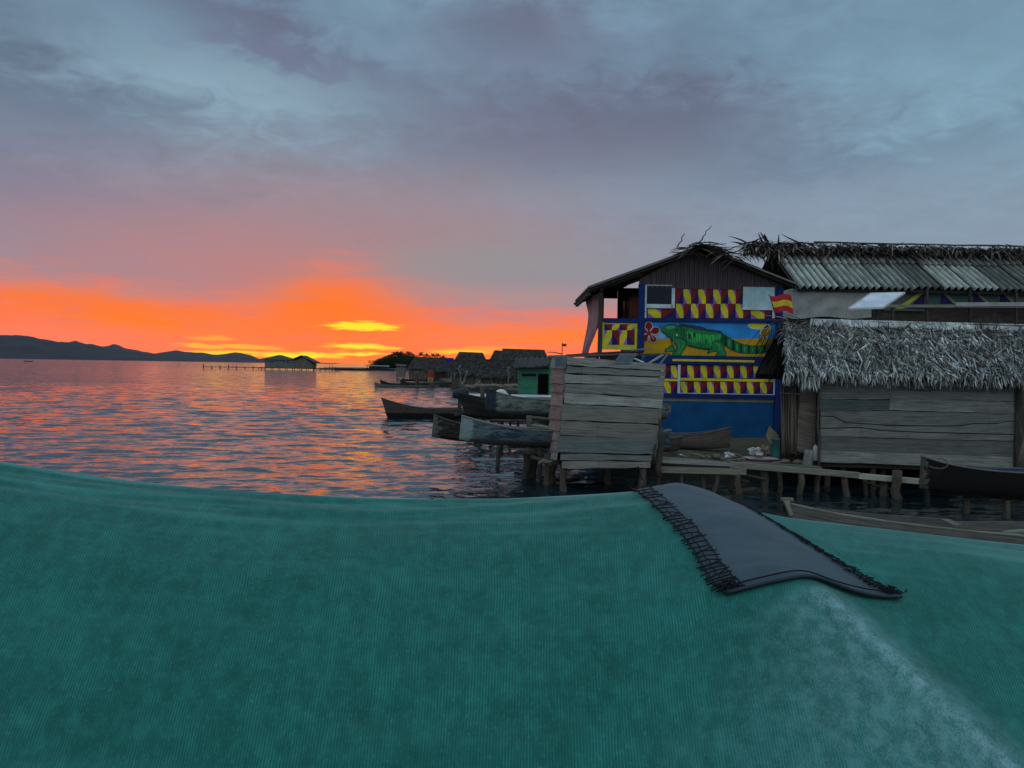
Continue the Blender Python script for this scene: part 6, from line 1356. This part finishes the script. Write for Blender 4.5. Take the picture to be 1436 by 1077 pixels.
# ================================================================== THINGS LYING ON THE SHORE
def clutter():
    Yb = 17.45; c = at_y(1093.5, 640.5, Yb); z = c.z; r = .225
    root = thing('bucket', 'big green plastic bucket full of scrap boards on the littered shore', 'bucket', c); m = MB(); h = .45
    m.lathe(c, [(.01, 0), (r*.84, 0), (r*.85, .02), (r, h-.05), (r*1.07, h-.045), (r*1.07, h), (r*.96, h), (r*.82, .04), (.01, .04)], 'bucket_green', 24); part(m, 'body', root)
    m = MB(); m.tube([c+Vector((r*1.06*math.cos(t), -r*.5*math.sin(t)-.05, h-.02-.10*math.sin(t))) for t in np.linspace(0, math.pi, 14)], .008, 'metal_dark', 6); part(m, 'handle', root)
    def sheet(name, lab, cat, pts, Y, m, th=.012, tilt=0):
        b = MB(); P = [at_y(x, y, Y+tilt*k) for k, (x, y) in enumerate(pts)]; n = len(P); Q = [p+Vector((0, th, 0)) for p in P]; b.face(P[::-1], m); b.face(Q, m)
        for i in range(n): b.face([P[i], P[(i+1) % n], Q[(i+1) % n], Q[i]], m)
        o = b.build(name); tag(o, lab, cat); return o
    sheet('cardboard', 'torn buff cardboard piece sticking out of the green bucket', 'cardboard', [(1074, 611), (1079, 597.5), (1092, 610), (1092, 622), (1080, 622)], Yb-.08, 'card')
    sheet('board', 'dark blue board standing in the green bucket', 'board', [(1087, 609), (1092, 601), (1098, 598.5), (1103, 612), (1101, 624), (1089, 624)], Yb+.03, 'blue_sheet')
    def crumple(name, lab, cat, cx, cy, w, hh, Y, m, dep=.15):
        b = MB(); ct = at_y(cx, cy, Y); sx = w/2*Y/FPX; sz = hh/2*Y/FPX; sd = random.random()*40; rows = []
        def nz(v): return 1+.75*mnoise.noise(v*1.5+Vector((sd, 0, 0)))-.55*abs(mnoise.noise(v*3.4+Vector((0, sd, 0))))-.3*abs(mnoise.noise(v*7+Vector((0, 0, sd))))
        for j in range(15):
            ph = math.pi*j/14; row = []
            for t in np.linspace(0, 2*math.pi, 27)[:-1].tolist():
                v = Vector((math.sin(ph)*math.cos(t), math.sin(ph)*math.sin(t), -math.cos(ph))); q = nz(v)*1.15; row.append((ct.x+sx*v.x*q, ct.y+dep*v.y*q, ct.z+max(-1., v.z*q)*sz))
            rows.append(row)
        b.grid(rows, m, False, None, True); o = b.build(name); tag(o, lab, cat); return o
    crumple('cloth_rag', 'grey white rag draped over the right rim of the green bucket', 'rag', 1108, 608.5, 15, 13, Yb+.02, 'plastic_white', .10)
    crumple('plastic_bag', 'white crumpled plastic bag on the pink tray, left of the green bucket', 'bag', 1059, 633, 19, 12.5, Yb+.05, 'plastic_white'); crumple('litter_bag', 'dull beige bag squeezed between the white bag and the bucket', 'bag', 1073, 631.5, 14, 13.5, Yb+.18, 'card')
    crumple('plastic_bowl', 'small crushed white plastic bowl lying left of the pink tray', 'bowl', 1022.5, 639, 12.5, 8.5, 17.2, 'plastic_white', .09)
    b = MB(); t0 = at_y(1067, 644, Yb-.25); rr_ = [[(t0.x+.33*fx*s, t0.y+.22*fy*s, t0.z+zz) for fx, fy in ((-1, -1), (0, -1.1), (1, -1), (1.1, 0), (1, 1), (0, 1.1), (-1, 1), (-1.1, 0))] for s, zz in ((.01, -.05), (.78, -.05), (1.0, .03), (1.08, .035), (1.0, .02), (.76, -.035), (.01, -.035))]; b.grid(rr_, 'tray_pink', True, None, True); o = b.build('tray'); tag(o, 'dirty pink plastic tray lying in front of the green bucket', 'tray')
    def jug(lab, cx, cy0, cy1, w, Y):
        b0, t0 = at_y(cx, cy1, Y), at_y(cx, cy0, Y); hgt = t0.z-b0.z; r_ = w/2*Y/FPX; root = thing('jerrycan', lab, 'jerrycan', b0); m = MB(); rows = []
        for z_, k in ((0, .8), (.03, 1), (.72, 1), (.85, .8), (.93, .35), (1, .33)): rows.append([b0+Vector((r_*k*math.copysign(abs(math.cos(t))**.5, math.cos(t)), .6*r_*k*math.copysign(abs(math.sin(t))**.5, math.sin(t)), hgt*z_)) for t in np.linspace(0, 2*math.pi, 21)[:-1]])
        bb = len(m.v); m.grid(rows, 'plastic_white', True, None, True); m.face([bb+k for k in range(20)][::-1], 'plastic_white', idx=True); part(m, 'body', root)
        m = MB(); m.lathe(b0+Vector((0, 0, hgt*.98)), [(.001, 0), (r_*.4, 0), (r_*.4, .04), (.001, .04)], 'blue_sheet', 12); part(m, 'cap', root)
    jug('squat white jerrycan between the green bucket and a tree stump', 1124.5, 616, 638, 13, 17.1); jug('narrow white jerrycan right of the tree stump by the plank hut', 1143, 623, 646, 6.5, 16.75)
    t = at_y(1131.5, 656, 16.6); m = MB(); m.tube([t+Vector((.01*k, 0, .10*k)) for k in range(5)], [.12, .105, .10, .10, .09], 'hut_plank', 12); o = m.build('stump'); tag(o, 'sawn tree stump between the two white jerrycans', 'stump')
    for x, y, r_ in ((1101, 648, .10), (1119, 650, .13), (1126, 655, .09), (1112, 654, .08), (1042, 645, .05), (1035, 646, .06), (1004, 640, .09), (1012, 644, .06), (958, 640, .05), (1140, 652, .09), (1150, 654, .10), (985, 641, .06), (1092, 652, .07), (1030, 640.5, .05)): stone(at_y(x, y, 17.0), r_, 'dull stone among the litter behind the boardwalk', 'stones behind the boardwalk')
    for x0, y0, x1, y1, Y in ((990, 640, 1012, 645, 17.3), (1015, 647, 1043, 643, 16.9), (968, 636, 990, 641, 17.8), (1082, 649, 1108, 646, 16.8), (1030, 636, 1046, 644, 17.9)):
        m = MB(); a, b = at_y(x0, y0, Y), at_y(x1, y1, Y-.1); m.log(a, b, .025, .018, 'beam_wood', 6, .015, 4); o = m.build('stick'); tag(o, 'short bleached stick lying on the shore behind the boardwalk', 'stick', 'sticks on the shore')
    m = MB(); p = at_y(953, 637.5, 17.0); m.blade(p, (1, .1, .05), (0, 1, .3), .16, .07, 'plastic_white', 0, 3, .3); o = m.build('paper_scrap'); tag(o, 'small white paper scrap left on the boardwalk end by the latrine', 'scrap')
clutter()

# ================================================================== THE AIR
def make_haze():
    m = bpy.data.materials.new('haze_air'); m.use_nodes = True; t = NT(m.node_tree); o = t.n('ShaderNodeOutputMaterial'); v = t.n('ShaderNodeVolumePrincipled')
    v.inputs['Color'].default_value = (.62, .56, .74, 1); v.inputs['Density'].default_value = HAZE; v.inputs['Anisotropy'].default_value = 0.
    t.t.links.new(v.outputs[0], o.inputs[1]); MATS['haze_air'] = m
    b = MB(); b.box((0, 4600, 178), (9500, 5600, 182), 'haze_air'); o = b.build('haze'); o['kind'] = 'stuff'
make_haze()
